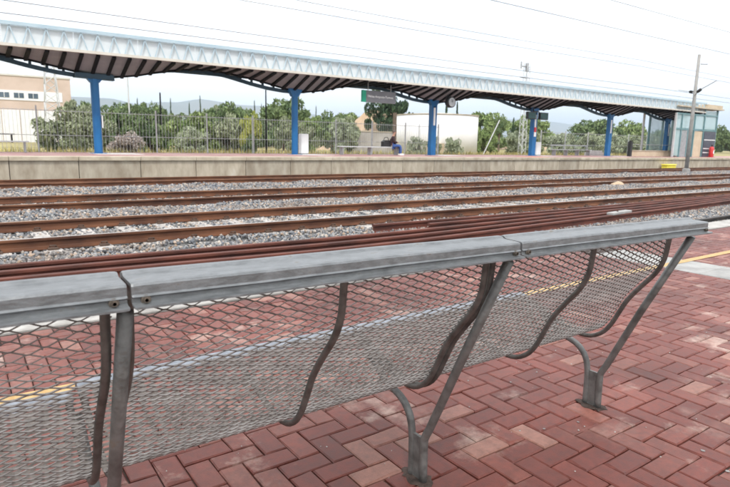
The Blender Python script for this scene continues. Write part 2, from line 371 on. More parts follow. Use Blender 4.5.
for k, (x, y, w, h, s_, full) in enumerate(cells):
    dz = random.uniform(-.0016, .0016); tx, ty = random.gauss(0, .004), random.gauss(0, .004)
    if k in single:
        o = link('paver', random.choice(pvs), plat)
        if s_ == 0: o.location = (x, y, dz); o.rotation_euler = (tx, ty, random.gauss(0, .004))
        else: o.location = (x+W1, y, dz); o.rotation_euler = (tx, ty, math.pi/2+random.gauss(0, .004))
    else: paver_box(rest, x+.003, x+w-.003, y+.003, y+h-.003, dz)
tag(rest.build('pavers', M['paver_rest'], plat), kind='stuff')
# pale coping slabs along the edge, the pale cross band and the yellow line
for k in range(-6, 26):
    MB().box(k*1.0+.004, k*1.0+.996, 4.225, 4.62, -.38, .003+random.uniform(-.002, .002), .008).build('coping_slab', M['coping'], plat)
for k in range(-10, 11):
    y0 = .27+k*.4
    if y0+.4 > 4.23: continue
    MB().box(BX0+.004, BX1-.004, y0+.003, y0+.397, -.05, .002+random.uniform(-.001, .001), .004).build('slab', M['band'], plat)
yl = MB()
xx = -6.0
while xx < 26:
    yl.add([(xx, 3.035, .0055), (xx+.497, 3.035, .0055), (xx+.497, 3.125, .0055), (xx, 3.125, .0055)], [(0, 1, 2, 3)]); xx += .5
yl.build('painted_line', M['yellow'], plat)

# ------------------------------------------------------------------ far platform
fpl = link('far_platform', MB().box(-8, 130, 21.55, 28.2, -.42, FP-.004).data('far_platform', M['fpave']))
tag(fpl, 'raised far platform with pinkish paving and concrete edge wall', kind='structure')
wp = MB().box(.012, 1.988, 21.36, 21.56, -.40, FP-.13, .012).data('wall_panel', M['fwall'])
cs = MB().box(.008, 1.992, 21.28, 21.95, FP-.13, FP+.004, .01).data('edge_coping', M['fcope'])
pl = MB().box(.012, .4, 21.33, 21.4, -.40, FP-.13, .01).data('wall_pier', M['palepave'])
for k in range(-4, 45):
    link('wall_panel', wp, fpl, (k*2-.7, 0, 0)); link('edge_coping', cs, fpl, (k*2-.7, 0, 0))
for X in (4.8, 14, 23.3, 32.5, 41.5):
    MB().box(X-.3, X+1.5, 24.6, 26.6, FP-.1, FP+.004).build('pale_paving', M['palepave'], fpl)
# bright red-orange worn patch of paving
MB().box(27.6, 29.4, 22.2, 23.2, FP-.1, FP+.005).build('red_paving', mat('orange_red_paving', (.6, .17, .11), (.68, .24, .17), 3, .7), fpl)

# ================================================================== TRACKS
def rail_prof(h=.15, hw=.036, fwid=.07):
    # (y,z) clockwise from the foot, top at z=0
    P = [(-fwid, -h), (fwid, -h), (fwid, -h+.012), (.018, -h+.03), (.010, -h+.045), (.010, -.05), (hw-.004, -.038), (hw, -.030), (hw, -.008), (hw-.008, -.001), (-hw+.008, -.001), (-hw, -.008), (-hw, -.030), (-hw+.004, -.038), (-.010, -.05), (-.010, -h+.045), (-.018, -h+.03), (-fwid, -h+.012)]
    return P
def build_rail(path, name, parent, side, top, prof=None):
    """path [(x,y,z)]; top face gets the second material"""
    P = prof or rail_prof(); m = MB(); m.prism(P, path); n = len(P)
    ti = next(i for i in range(n) if P[i][1] > -.002 and P[(i+1) % n][1] > -.002)
    me = m.data(name, None, mats=[side, top]); q = [0]*len(m.f)
    for i in range(len(path)-1): q[i*n+ti] = 1
    me.polygons.foreach_set('material_index', q); return link(name, me, parent)
slp = MB()
SL = 2.55
v = []
for (x, hy, z) in ((-.13, 0, -.35), (.13, 0, -.35), (.10, 0, -.152), (-.10, 0, -.152)): pass
slp.add([(x*k, y, z) for y in (-SL/2, SL/2) for x, z, k in ((-.14, -.36, 1), (.14, -.36, 1), (.11, -.152, 1), (-.11, -.152, 1))], [(0, 1, 2, 3), (7, 6, 5, 4), (0, 4, 5, 1), (1, 5, 6, 2), (2, 6, 7, 3), (3, 7, 4, 0)])
slme = slp.data('sleeper', M['sleeper'])
clip = MB()
for s in (-1, 1):
    clip.box(-.06, .06, s*.072-.035+s*.03, s*.072+.035+s*.03, -.15, -.118, .006)
    clip.tube([(-.035, s*.085, -.12), (-.035, s*.105, -.095), (.035, s*.105, -.095), (.035, s*.085, -.12)], .010, 5)
clme = clip.data('rail_clip', M['clip'])
XR = 120
for (ya, yb, label, tops) in ((8.2, 9.94, 'nearest railway track, its rails rusty brown, beside the loose spare rails', ('railtop', 'railtop_dull')),
                        (12.5, 14.24, 'middle of the three railway tracks, rusty rails in grey ballast', ('railtop_dull', 'railtop_dull')),
                        (18.3, 20.04, 'farthest railway track, right under the raised platform wall', ('railtop_dull', 'railtop_dull'))):
    yc = (ya+yb)/2; tr = thing('railway_track', label, 'track', (0, yc, -.16), 0, 'parallel railway tracks')
    for y, tp in ((ya, tops[0]), (yb, tops[1])):
        build_rail([(x, y-yc, .16) for x in (-8, 0, 20, 60, XR)], 'rail', tr, M['rust'], M[tp])
    cm = MB()
    xe = 26 if ya < 9 else (42 if ya < 13 else 60); k = 0; x = -1.5+ya*.07
    while x < xe:
        link('sleeper', slme, tr, (x, 0, .16), (0, 0, random.gauss(0, .008)))
        if ya < 13 and x < 22:
            for y in (ya-yc, yb-yc): cm.add([(a+x, b+y, c+.16) for a, b, c in clip.v], clip.f)
        x += .6+random.uniform(-.012, .012)
    if cm.v: tag(cm.build('rail_clips', M['clip'], tr), kind='stuff')

# loose spare rails lying beside the platform
def spare(pts, label, m='redrust', top='redrust'):
    c = catmull(pts, 6); x0, y0, z0 = c[0]
    t = thing('spare_rail', label, 'rail', (x0, y0, z0-.15), 0, 'loose rails lying beside the platform')
    build_rail([(p[0]-x0, p[1]-y0, p[2]-z0+.15) for p in c], 'rail_bar', t, M[m], M[top])
zz = -.03
spare([(-5, 6.12, zz), (0.2, 6.10, zz), (4.3, 5.88, zz), (8.7, 6.16, zz), (13.6, 6.46, zz), (20, 6.98, zz), (30, 7.6, zz)], 'long red rusty loose rail nearest the bench backrest')
spare([(-5, 6.48, zz), (0.2, 6.44, zz), (4.5, 6.24, zz), (8.7, 6.44, zz), (14, 6.72, zz), (20.5, 7.17, zz), (30, 7.78, zz)], 'long red rusty loose rail, second from the bench')
spare([(-5, 6.80, zz), (0.2, 6.76, zz), (4.8, 6.60, zz), (9, 6.74, zz), (14.5, 6.98, zz), (21, 7.38, zz), (30, 7.95, zz)], 'long red rusty loose rail, third from the bench')
spare([(6.3, 7.05, zz), (10, 7.08, zz), (15, 7.28, zz), (22, 7.62, zz), (28, 7.85, zz)], 'shorter loose rail whose dark cut end shows in mid ballast')
spare([(5.4, 7.38, zz), (10.5, 7.36, zz), (16, 7.54, zz), (24, 7.78, zz)], 'shorter loose rail closest to the nearest track')
spare([(9.4, 4.98, -.02), (12, 5.05, -.02), (16, 5.25, -.02), (24, 5.9, -.02)], 'dark loose rail beside the pale platform coping', 'blackrail', 'blackrail')

oc = thing('concrete_offcut', 'pale concrete offcut lying across the loose rails at right', 'offcut', (10.73, 6.32, -.03), 0.133)
MB().box(-.42, .42, -.07, .07, 0, .045, .01).build('block', M['polec'], oc); MB().tube([(-.1, 0, .044), (-.1, 0, .06)], .02, 8).build('bolt', M['clip'], oc)

# ballast stones (uncountable)
def ico(seed):
    bm = bmesh.new(); bmesh.ops.create_icosphere(bm, subdivisions=1, radius=1); rr = random.Random(seed)
    for q in bm.verts: q.co = Vector((q.co.x*rr.uniform(.8, 1.25), q.co.y*rr.uniform(.65, 1.05), q.co.z*rr.uniform(.5, .9)))
    me = bpy.data.meshes.new('stone'); bm.to_mesh(me); bm.free(); me.materials.append(M['stone']); return me
pts = []
def scatter(x0, x1, y0, y1, dens, size, zo=0, slope=2.6):
    n = int((x1-x0)*(y1-y0)*dens); a = rng.uniform(x0, x1, n); b = rng.uniform(y0, y1, n)
    for x, y in zip(a, b):
        if x > slope*y+1.5 or x < -2.5: continue
        if any(abs(y-q) < .075 for q in (8.2, 9.94, 12.5, 14.24, 18.3, 20.04)): continue
        z = zb(x, y)+zo+random.uniform(-.01, .035)
        inn = any(q[0]-.35 < y < q[1]+.35 for q in ((8.2, 9.94), (12.5, 14.24), (18.3, 20.04)))
        if inn: z = min(z, -.165+random.uniform(0, .015))
        pts.append((x, y, z, size*random.uniform(.6, 1.35)))
scatter(-2.2, 20, 4.68, 8.1, 720, .025)
scatter(-2.2, 26, 8.0, 10.3, 420, .026)
scatter(-2.2, 30, 10.1, 12.4, 640, .028, .02)
scatter(-1, 36, 12.3, 14.5, 260, .028)
scatter(-1, 46, 14.4, 18.2, 240, .036, .02)
scatter(-1, 52, 18.1, 21.3, 110, .034)
me = bpy.data.meshes.new('ballast_stones'); me.from_pydata([p[:3] for p in pts], [], [])
at = me.attributes.new('sz', 'FLOAT', 'POINT'); at.data.foreach_set('value', [p[3] for p in pts])
bs = link('ballast_stones', me); tag(bs, 'loose grey, white and tan ballast stones between the tracks', kind='stuff')
hid = bpy.data.collections.new('stone_variants')
ng = bpy.data.node_groups.new('scatter_stones', 'GeometryNodeTree')
ng.interface.new_socket('Geometry', in_out='INPUT', socket_type='NodeSocketGeometry'); ng.interface.new_socket('Geometry', in_out='OUTPUT', socket_type='NodeSocketGeometry')
gi = ng.nodes.new('NodeGroupInput'); go = ng.nodes.new('NodeGroupOutput'); iop = ng.nodes.new('GeometryNodeInstanceOnPoints')
m2p = ng.nodes.new('GeometryNodeMeshToPoints'); na = ng.nodes.new('GeometryNodeInputNamedAttribute'); na.data_type = 'FLOAT'; na.inputs['Name'].default_value = 'sz'
rv = ng.nodes.new('FunctionNodeRandomValue'); rv.data_type = 'FLOAT_VECTOR'; rv.inputs['Max'].default_value = (6.28, 6.28, 6.28)
ci = ng.nodes.new('GeometryNodeCollectionInfo'); ci.inputs['Collection'].default_value = hid; ci.inputs['Separate Children'].default_value = True; ci.inputs['Reset Children'].default_value = True
for k in range(5): hid.objects.link(bpy.data.objects.new('stone', ico(k)))
lk = ng.links.new
lk(gi.outputs[0], m2p.inputs['Mesh']); lk(m2p.outputs[0], iop.inputs['Points']); lk(ci.outputs[0], iop.inputs['Instance']); iop.inputs['Pick Instance'].default_value = True
lk(rv.outputs['Value'], iop.inputs['Rotation']); lk(na.outputs['Attribute'], iop.inputs['Scale']); lk(iop.outputs[0], go.inputs[0])
md = bs.modifiers.new('scatter', 'NODES'); md.node_group = ng
print('stones', len(pts))

# ================================================================== BENCH
bench = thing('bench', 'long galvanised steel bench with expanded-mesh seat, seen from behind on red paving', 'bench', (1.33, 1.5, 0))
BO = Vector((1.33, 1.5, 0))
def bl(m): m.v = [(x-BO.x, y-BO.y, z-BO.z) for x, y, z in m.v]; return m
def zs(X): return -.012*(X-.2)
legsX = [-.87, .236, 1.327, 2.452]
section = [(1.053, .9445), (1.053, .9485), (1.070, .9500), (1.0755, .9530), (1.0750, .9600), (1.0705, .9640), (1.0745, .9675), (1.0745, .984), (1.0775, .9885), (1.086, .9900), (1.134, .9915), (1.142, .9925), (1.148, .9975), (1.157, .9985), (1.166, .995), (1.171, .985), (1.171, .936), (1.165, .936), (1.165, .98), (1.158, .986), (1.09, .982), (1.082, .977), (1.080, .9635), (1.082, .955), (1.073, .9455)]
joints = [-.90, .236, 1.327, 2.492]
def rail_seg(a, b):
    m = MB(); n = len(section); path = []
    cy, cz = 1.11, .965
    xs_ = [a+.004, a+.0075, a+.016]+list(np.linspace(a+.05, b-.05, 10))+[b-.016, b-.0075, b-.004]
    v = []; f = []
    for i, x in enumerate(xs_):
        e = min(i, len(xs_)-1-i); sc = {0: .955, 1: .985}.get(e, 1)
        wob = .0012*math.sin(x*9)+.0008*math.sin(x*23)
        v += [(x, cy+(y-cy)*sc, cz+(z-cz)*sc+zs(x)+wob*.5) for y, z in section]
    for i in range(len(xs_)-1):
        for k in range(n): f.append((i*n+k, i*n+(k+1) % n, (i+1)*n+(k+1) % n, (i+1)*n+k))
    f.append(tuple(range(n-1, -1, -1))); f.append(tuple((len(xs_)-1)*n+k for k in range(n)))
    m.add(v, f); return m
for a, b in zip(joints[:-1], joints[1:]):
    tr = bl(rail_seg(a, b)).build('top_rail', M['galv'], bench)
    for x in (a+.028, b-.028):
        bm_ = MB(); z = .9575+zs(x)
        bm_.tube([(x, 1.080, z), (x, 1.072, z), (x, 1.0715, z)], [.0095, .0095, .007], 10); bm_.tube([(x, 1.0725, z), (x, 1.0655, z), (x, 1.0655, z), (x, 1.0695, z)], [.0062, .0062, .0036, .0034], 6)
        bl(bm_).build('bolt', M['bolt'], tr)
for X in legsX:
    z = zs(X)
    m = MB()
    P = [(X, 1.462, .001), (X, 1.464, .15), (X, 1.458, .185), (X, 1.437, .225), (X, 1.118, .925+z)]
    m.tube(catmull(P[:4], 5)+[np.array((X, 1.30, .525)), np.array(P[4])], .0155, 14)
    lg = bl(m).build('leg', M['leg'], bench, True)
    m = MB(); m.tube(catmull([(X, 1.530, .001), (X, 1.530, .10), (X, 1.535, .18), (X, 1.555, .24), (X, 1.605, .285), (X, 1.70, .315), (X, 1.80, .375), (X, 1.84, .408)], 5), .0145, 12)
    bl(m).build('seat_brace', M['leg'], lg, True)
    cm = MB(); n = 22; q_ = [(X+(.034+random.uniform(0, .022))*math.cos(6.2832*k/n), 1.496+(.066+random.uniform(0, .024))*math.sin(6.2832*k/n)) for k in range(n)]
    cm.add([(x, y, .0005) for x, y in q_]+[(X+(x-X)*.8, 1.496+(y-1.496)*.8, .0045) for x, y in q_], [(k, (k+1) % n, n+(k+1) % n, n+k) for k in range(n)]+[tuple(range(n, 2*n))])
    bl(cm).build('mortar_collar', M['joint'], lg)
    bl(MB().box(X-.006, X+.006, 1.47, 1.525, .001, .175)).build('web_plate', M['leg'], lg)
prof = catmull([(1.178, .950), (1.184, .885), (1.194, .815), (1.224, .750), (1.279, .680), (1.334, .605), (1.374, .525), (1.404, .465), (1.444, .415), (1.504, .382), (1.585, .379), (1.70, .405), (1.82, .441), (1.90, .466), (1.93, .470), (1.945, .461)], 8)
prof = np.array(prof); seg = np.r_[0, np.cumsum(np.linalg.norm(np.diff(prof, axis=0), axis=1))]
def pat(s): return np.interp(s, seg, prof[:, 0]), np.interp(s, seg, prof[:, 1])
def pnorm(s):
    a, b = pat(max(0, s-.006)), pat(min(seg[-1], s+.006)); d = np.array(b)-np.array(a); d /= np.linalg.norm(d)
    return np.array((-d[1], d[0])), d     # normal pointing to the sitter side
LWD, SWD = .060, .0215
def strand(V, F, p, q, tg, nr_, hw, ht):
    wdir = np.array((0, tg[0]*.55+nr_[0]*.83, tg[1]*.55+nr_[1]*.83)); d = (q-p)/np.linalg.norm(q-p)
    wdir = wdir-d*wdir.dot(d); wdir /= np.linalg.norm(wdir); th = np.cross(d, wdir); b = len(V)
    for c in (p-d*.0010, q+d*.0010):
        for a_, c_ in ((-1, -1), (1, -1), (1, 1), (-1, 1)): V.append(tuple(c+wdir*hw*a_+th*ht*c_))
    F += [(b, b+1, b+5, b+4), (b+1, b+2, b+6, b+5), (b+2, b+3, b+7, b+6), (b+3, b, b+4, b+7)]
def mesh_panel(x0, x1, fy=1.0):
    nc = int(round((x1-x0)/(LWD/2))); SE = seg[-1]-.045; nr = int(SE/(SWD/2)); m = MB()
    stp = SE/nr; wx = (x1-x0)/nc
    P = {}
    rowinfo = []
    for j in range(nr+1):
        (y, z), (nrm, tg) = pat(j*stp), pnorm(j*stp)
        if y > 1.46: y = 1.46+(y-1.46)*fy
        rowinfo.append((y, z, nrm, tg))
    V = []; F = []
    for j in range(nr):
        y, z, nr_, tg = rowinfo[j]; y2, z2, n2, tg2 = rowinfo[j+1]
        for i in range(nc+1):
            if (i+j) % 2: continue
            for di in (-1, 1):
                k = i+di
                if k < 0 or k > nc: continue
                xa, xb = x0+i*wx+di*wx*.11, x0+k*wx-di*wx*.11
                dzx = zs((xa+xb)/2)*max(0, 1-j/40)
                p = np.array((xa, y+nr_[0]*.012, z+nr_[1]*.012+dzx)); q = np.array((xb, y2+n2[0]*.012, z2+n2[1]*.012+dzx))
                strand(V, F, p, q, tg, nr_, .0029, .0010)
            # bond where two strands meet
            dzx = zs(x0+i*wx)*max(0, 1-j/40)
            c = np.array((x0+i*wx, y+nr_[0]*.012, z+nr_[1]*.012+dzx)); e = np.array((wx*.125, 0, 0))
            strand(V, F, c-e*(0 if i == 0 else 1), c+e*(0 if i == nc else 1)+np.array((1e-4, 0, 0)), tg, nr_, .0040, .0010)
    m.add(V, F); return m
bays = [(-.865, .215), (.252, 1.300), (1.322, 2.40)]
for a, b in bays:
    fy = .86 if a < 0 else 1
    pn = bl(mesh_panel(a-.010, b+.010, .86 if a < 0 else 1)).build('mesh_panel', M['mesh'], bench)
    for X in (a+.004, (a+b)/2, b-.004):
        if X < -.2: continue
        P = [(X, (y if y < 1.46 else 1.46+(y-1.46)*fy)+n_[0]*-.001, z+n_[1]*-.001+zs(X)*max(0, 1-i/60)) for i, ((y, z), n_) in enumerate([(pat(s), pnorm(s)[0]) for s in np.linspace(0, seg[-1]-.02, 44)])]
        bl(MB().tube(P, .0102, 10)).build('rib', M['rib'], bench, True)
    m = MB()
    (y, z) = pat(seg[-1]); y = 1.46+(y-1.46)*fy
    LP = [(-.062, .010), (-.03, .0195), (.0, .0205), (.012, .012), (.016, -.004), (.014, -.018), (.010, -.018), (.011, -.005), (.006, .006), (-.002, .015), (-.03, .0145), (-.061, .006)]
    m.prism([(y+q[0], z+q[1]) for q in LP], [(a-.004, 0, 0), ((a+b)/2, 0, .001), (b+.008, 0, 0)])
    bl(m).build('front_edge', M['lip'], bench)

# ================================================================== CANOPY
CX = [4.8, 14.0, 23.25, 32.5, 41.6, 50.3]; YC = 26.0; YF = 24.42; YB = 27.6
ZB, ZT = 4.47, 5.27; X0, X1 = -3.0, 53.4
can = thing('platform_canopy', 'long scalloped platform canopy on blue columns with white lattice fascia', 'canopy', (CX[0], YC, FP))
CO = Vector((CX[0], YC, FP))
def cl(m): m.v = [(x-CO.x, y-CO.y, z-CO.z) for x, y, z in m.v]; return m
PER = 9.2
def phase(X):
    c = min(CX+[CX[0]-PER, CX[-1]+PER], key=lambda q: abs(q-X)); return (X-c)/PER
ctrl_s = [(-.5, 4.42), (-.38, 4.36), (-.25, 4.20), (-.155, 4.04), (-.078, 3.90), (0, 3.79), (.05, 3.78), (.12, 3.83), (.2, 3.95), (.25, 4.07), (.33, 4.24), (.42, 4.36), (.5, 4.42)]
ctrl_g = [(-.5, 4.30), (-.40, 4.27), (-.337, 4.16), (-.25, 3.99), (-.155, 3.84), (-.06, 3.76), (0, 3.75), (.06, 3.80), (.155, 3.94), (.25, 4.12), (.33, 4.26), (.42, 4.32), (.5, 4.34)]
def zsof(X): return float(np.interp(phase(X), *zip(*ctrl_s)))
def zgir(X): return float(np.interp(phase(X), *zip(*ctrl_g)))
PI = .575
# front lattice fascia
cl(MB().box(X0, X1, YF-.05, YF+.05, ZT-.13, ZT)).build('top_chord', M['truss'], can)
cl(MB().box(X0, X1, YF-.06, YF+.06, ZB-.05, ZB+.05)).build('bottom_chord', M['chord'], can)
st = MB(); h = ZT-.13-ZB-.05
stA = MB().bar((0, 0, h), (-.20, 0, 0), .036, .036).data('lattice_strut', M['truss']); stB = MB().bar((0, 0, h), (.20, 0, 0), .036, .036).data('lattice_strut', M['truss'])
nP = int((X1-X0)/PI)
for k in range(nP):
    x = X0+.25+k*PI
    for q in (stA, stB): link('lattice_strut', q, can, (x-CO.x, YF-CO.y, ZB+.05-CO.z))
fs = MB().box(.006, PI*4-.006, -.01, .01, 0, h, 0).data('fascia_sheet', M['fascia'])
for k in range(nP//4+1):
    x = X0+k*PI*4
    if x+PI*4 > X1+.3: break
    link('fascia_sheet', fs, can, (x-CO.x, YF+.10-CO.y, ZB+.052-CO.z))
# soffit panels and joists, front half and rear half
def sof(x0, x1, n=3, rear=False):
    m = MB(); v = []
    yy = (YF+.06, YC) if not rear else (YB, YC)
    for i in range(n+1):
        x = x0+(x1-x0)*i/n
        for y, z in ((yy[0], ZB-.03), (yy[1], zsof(x)+.02)): v.append((x, y, z)); v.append((x, y, z+.03))
    f = []
    for i in range(n):
        a, b = i*4, (i+1)*4
        f += [(a, b, b+2, a+2), (a+1, a+3, b+3, b+1), (a, a+1, b+1, b), (a+2, b+2, b+3, a+3)]
    f += [(0, 2, 3, 1), (n*4, n*4+1, n*4+3, n*4+2)]
    return m.add(v, f)
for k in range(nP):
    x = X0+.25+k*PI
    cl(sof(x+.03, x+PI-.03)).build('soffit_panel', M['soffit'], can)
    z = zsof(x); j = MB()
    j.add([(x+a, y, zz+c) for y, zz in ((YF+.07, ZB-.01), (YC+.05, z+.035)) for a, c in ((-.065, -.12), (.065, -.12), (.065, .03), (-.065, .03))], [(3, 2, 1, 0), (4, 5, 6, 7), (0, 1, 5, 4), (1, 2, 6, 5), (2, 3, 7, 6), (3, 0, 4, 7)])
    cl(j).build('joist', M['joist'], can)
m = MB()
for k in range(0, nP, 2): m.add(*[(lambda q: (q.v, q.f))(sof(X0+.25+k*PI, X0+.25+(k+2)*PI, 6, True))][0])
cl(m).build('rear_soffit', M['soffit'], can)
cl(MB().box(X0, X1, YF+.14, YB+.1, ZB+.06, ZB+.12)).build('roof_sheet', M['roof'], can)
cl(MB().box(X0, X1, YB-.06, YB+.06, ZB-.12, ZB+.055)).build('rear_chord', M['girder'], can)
# soffit trailing edge beam + curved lattice girder on the column line
xs_ = np.arange(X0+.2, X1-.1, .23); Lz = [(x, zsof(x)) for x in xs_]
def ribbon(fz, y0, y1, h0, h1, xs):
    m = MB(); v = []; f = []
    for x in xs:
        z = fz(x); v += [(x, y0, z+h0), (x, y1, z+h0), (x, y1, z+h1), (x, y0, z+h1)]
    for i in range(len(xs)-1):
        for k in range(4): f.append((i*4+k, i*4+(k+1) % 4, i*4+4+(k+1) % 4, i*4+4+k))
    f += [(3, 2, 1, 0), tuple(len(v)-4+k for k in range(4))]
    return m.add(v, f)
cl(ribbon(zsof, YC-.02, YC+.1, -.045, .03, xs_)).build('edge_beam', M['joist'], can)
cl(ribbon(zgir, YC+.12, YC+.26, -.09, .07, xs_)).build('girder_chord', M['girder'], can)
for x in np.arange(X0+.4, X1-.3, PI):
    z0, z1 = zgir(x), 4.46
    if z1-z0 > .12:
        cl(MB().box(x-.05, x+.05, YC+.15, YC+.23, z0+.05, z1)).build('girder_post', M['girder'], can)
cl(MB().box(X0+.2, X1-.1, YC+.13, YC+.25, 4.46, 4.53)).build('girder_top_chord', M['girder'], can)
# columns
for i, X in enumerate(CX):
    m = MB(); 
    if i < 2:
        m.tube([(X, YC, FP), (X, YC, 3.74)], .165, 20)
    else:   # paired flanges with a slot at the top
        m.box(X-.20, X+.20, YC-.14, YC+.14, FP, 2.75, .0)
        for s in (-1, 1): m.box(X+s*.14-.06, X+s*.14+.06, YC-.14, YC+.14, 2.75, 3.74)
    c_ = cl(m).build('column', M['blue'], can)
    m = MB(); zt = 3.88 if i else 3.80
    m.add([(X+sx*a, YC+sy*.13, z) for z, a in ((3.50, .17), (zt-.10, .34), (zt-.0, .38)) for sx, sy in ((-1, -1), (1, -1), (1, 1), (-1, 1))],
          [(3, 2, 1, 0), (8, 9, 10, 11)]+[(l+k, l+(k+1) % 4, l+4+(k+1) % 4, l+4+k) for l in (0, 4) for k in range(4)])
    cl(m).build('capital', M['blue'], c_)
    cl(MB().box(X-.28, X+.28, YC-.28, YC+.28, FP, FP+.02)).build('base_plate', M['blue'], c_)
    if i >= 2: cl(MB().box(X-.07, X+.07, YC-.155, YC+.10, 2.40, 3.42)).build('slot_sky_panel', M['white'], c_)  # added white panel imitating the bright sky seen through the slot
    if i == 0:
        m = MB(); m.add([(X+s*a, y, z) for s, a, z in ((-1, .75, 3.66), (-1, .70, 3.84), (1, .70, 3.84), (1, .75, 3.62)) for y in (YC-.2, YC+.2)], [(0, 2, 4, 6), (1, 7, 5, 3), (0, 1, 3, 2), (2, 3, 5, 4), (4, 5, 7, 6), (6, 7, 1, 0)])
        cl(m).build('gutter_box', M['girder'], c_)

# ================================================================== PLATFORM FURNITURE
def text_mesh(txt, size, m, name, parent, loc, rot):
    cu = bpy.data.curves.new('t', 'FONT'); cu.body = txt; cu.size = size; cu.align_x = 'LEFT'; cu.align_y = 'CENTER'; cu.extrude = .004; cu.resolution_u = 2
    to = bpy.data.objects.new('t', cu); C.objects.link(to); dg = bpy.context.evaluated_depsgraph_get()
    me = bpy.data.meshes.new_from_object(to.evaluated_get(dg)); bpy.data.objects.remove(to)
    me.materials.clear(); me.materials.append(m); return link(name, me, parent, loc, rot)
sg = thing('station_sign', 'grey hanging station name board with green left end', 'sign', (18.48, 25.0, 3.40))
MB().box(-.85, 1.1, -.05, .05, 0, .60, .0).build('board', M['signgrey'], sg)
MB().box(-1.10, -.852, -.05, .05, 0, .60, .0).build('green_end', M['green'], sg)
for x in (-.7, .8): MB().tube([(x, 0, .6), (x, 0, 1.04)], .02, 6).build('hanger', M['greym'], sg)
text_mesh("l'Aldea-Amposta-Tortosa", .165, M['white'], 'lettering', sg, (-.76, -.053, .30), (math.pi/2, 0, 0))
ck = thing('platform_clock', 'round white-faced clock in black housing under the canopy', 'clock', (23.7, 25.0, 3.72))
MB().tube([(0, -.10, 0), (0, .16, 0)], .31, 24).build('housing', M['black'], ck, True)
MB().tube([(0, -.115, 0), (0, -.102, 0)], .255, 24).build('dial', M['greym'], ck)
MB().bar((0, -.12, 0), (.08, -.12, .12), .02, .006).build('hour_hand', M['black'], ck); MB().bar((0, -.122, 0), (-.04, -.122, .2), .015, .006).build('minute_hand', M['black'], ck)
MB().tube([(0, .05, .29), (0, .05, .72)], .03, 8).build('bracket', M['black'], ck)
# passenger display by the fourth column
dp = thing('departure_display', 'dark twin departure display hanging beside a blue column', 'display', (32.5, 25.75, 3.10))
for s in (-1, 1):
    b = MB().box(s*.64-.42, s*.64+.42, -.10, .10, 0, .48).build('screen_case', M['black'], dp)
    MB().box(s*.64-.38, s*.64+.38, -.106, -.101, .05, .43).build('screen', M['screen'], b)
MB().bar((-.3, .08, .52), (.3, .08, .52), .06, .06).build('bracket', M['black'], dp)
MB().bar((-.3, .08, .5), (-.3, .08, .8), .04, .04).build('hanger', M['black'], dp)
pn = thing('notice_plate', 'small red and white notice fixed to the fourth blue column', 'notice', (32.5, 25.85, 1.95))
MB().box(-.10, .10, -.03, .0, 0, .3).build('white_field', M['white'], pn); MB().box(-.10, .10, -.03, .0, .302, .62).build('red_field', M['red'], pn)
pc = link('column_notice', MB().box(4.98, 5.03, 25.9, 26.1, 1.7, 2.2).data('column_notice', M['white'])); tag(pc, 'narrow white notice on the leftmost blue column', 'notice')
def cabinet(loc, w, d, h, label):
    t = thing('service_cabinet', label, 'cabinet', loc, 0, 'white cabinets at the column feet')
    MB().box(-w/2, w/2, -d/2, d/2, .06, h, .02).build('body', M['white'], t); MB().box(-w/2+.02, w/2-.02, -d/2+.02, d/2-.02, 0, .06).build('plinth', M['greym'], t)
    MB().box(-w/2+.03, w/2-.03, -d/2-.008, -d/2-.002, .12, h-.06).build('door', M['white'], t); return t
cabinet((14.78, 26.5, FP), .42, .3, 1.05, 'white service cabinet at foot of the second blue column')
cabinet((33.9, 26.7, FP), .5, .35, .95, 'white service cabinet at foot of the column with the displays')
def pbench(x0, x1, y, label, back=False):
    t = thing('platform_bench', label, 'bench', (x0, y, FP), 0, 'grey benches on the far platform'); w = x1-x0
    MB().box(0, w, -.22, .22, .41, .46, .02).build('seat', M['palegrey'], t)
    n = max(2, int(w/1.4)+1)
    for k in range(n):
        xx = .15+(w-.3)*k/(n-1); MB().box(xx-.03, xx+.03, -.16, .16, 0, .41).build('leg', M['greym'], t)
    if back:
        MB().box(0, w, .20, .24, .72, .80).build('back_rail', M['palegrey'], t)
        for k in range(n):
            xx = .15+(w-.3)*k/(n-1); MB().box(xx-.02, xx+.02, .20, .235, .45, .72).build('back_post', M['greym'], t)
pbench(16.6, 20.6, 25.9, 'grey metal bench with the seated person at its right end')
pbench(-1.5, 2.4, 27.0, 'grey metal bench at left edge before the beige building')
pbench(36.4, 41.0, 27.2, 'grey metal bench between the fourth and fifth columns', True)

# seated person
pr = thing('person', 'seated person in dark jacket and blue jeans, hands in lap, on grey bench', 'person', (20.05, 25.78, FP))
def skin(name, nodes, edges, m, parent, sub=1):
    me = bpy.data.meshes.new(name); me.from_pydata([n[0] for n in nodes], edges, []); o = bpy.data.objects.new(name, me); C.objects.link(o)
    md = o.modifiers.new('s', 'SKIN'); me.skin_vertices[0].data.foreach_set  # ensure layer
    for i, n in enumerate(nodes):
        r = n[1] if isinstance(n[1], tuple) else (n[1], n[1]); me.skin_vertices[0].data[i].radius = r
        me.skin_vertices[0].data[i].use_root = (i == 0)
    o.modifiers.new('b', 'SUBSURF').levels = sub; o.modifiers['b'].render_levels = sub
    dg = bpy.context.evaluated_depsgraph_get(); dg.update(); q = bpy.data.meshes.new_from_object(o.evaluated_get(dg)); bpy.data.objects.remove(o)
    q.materials.clear(); q.materials.append(m); q.polygons.foreach_set('use_smooth', [True]*len(q.polygons)); return link(name, q, parent)
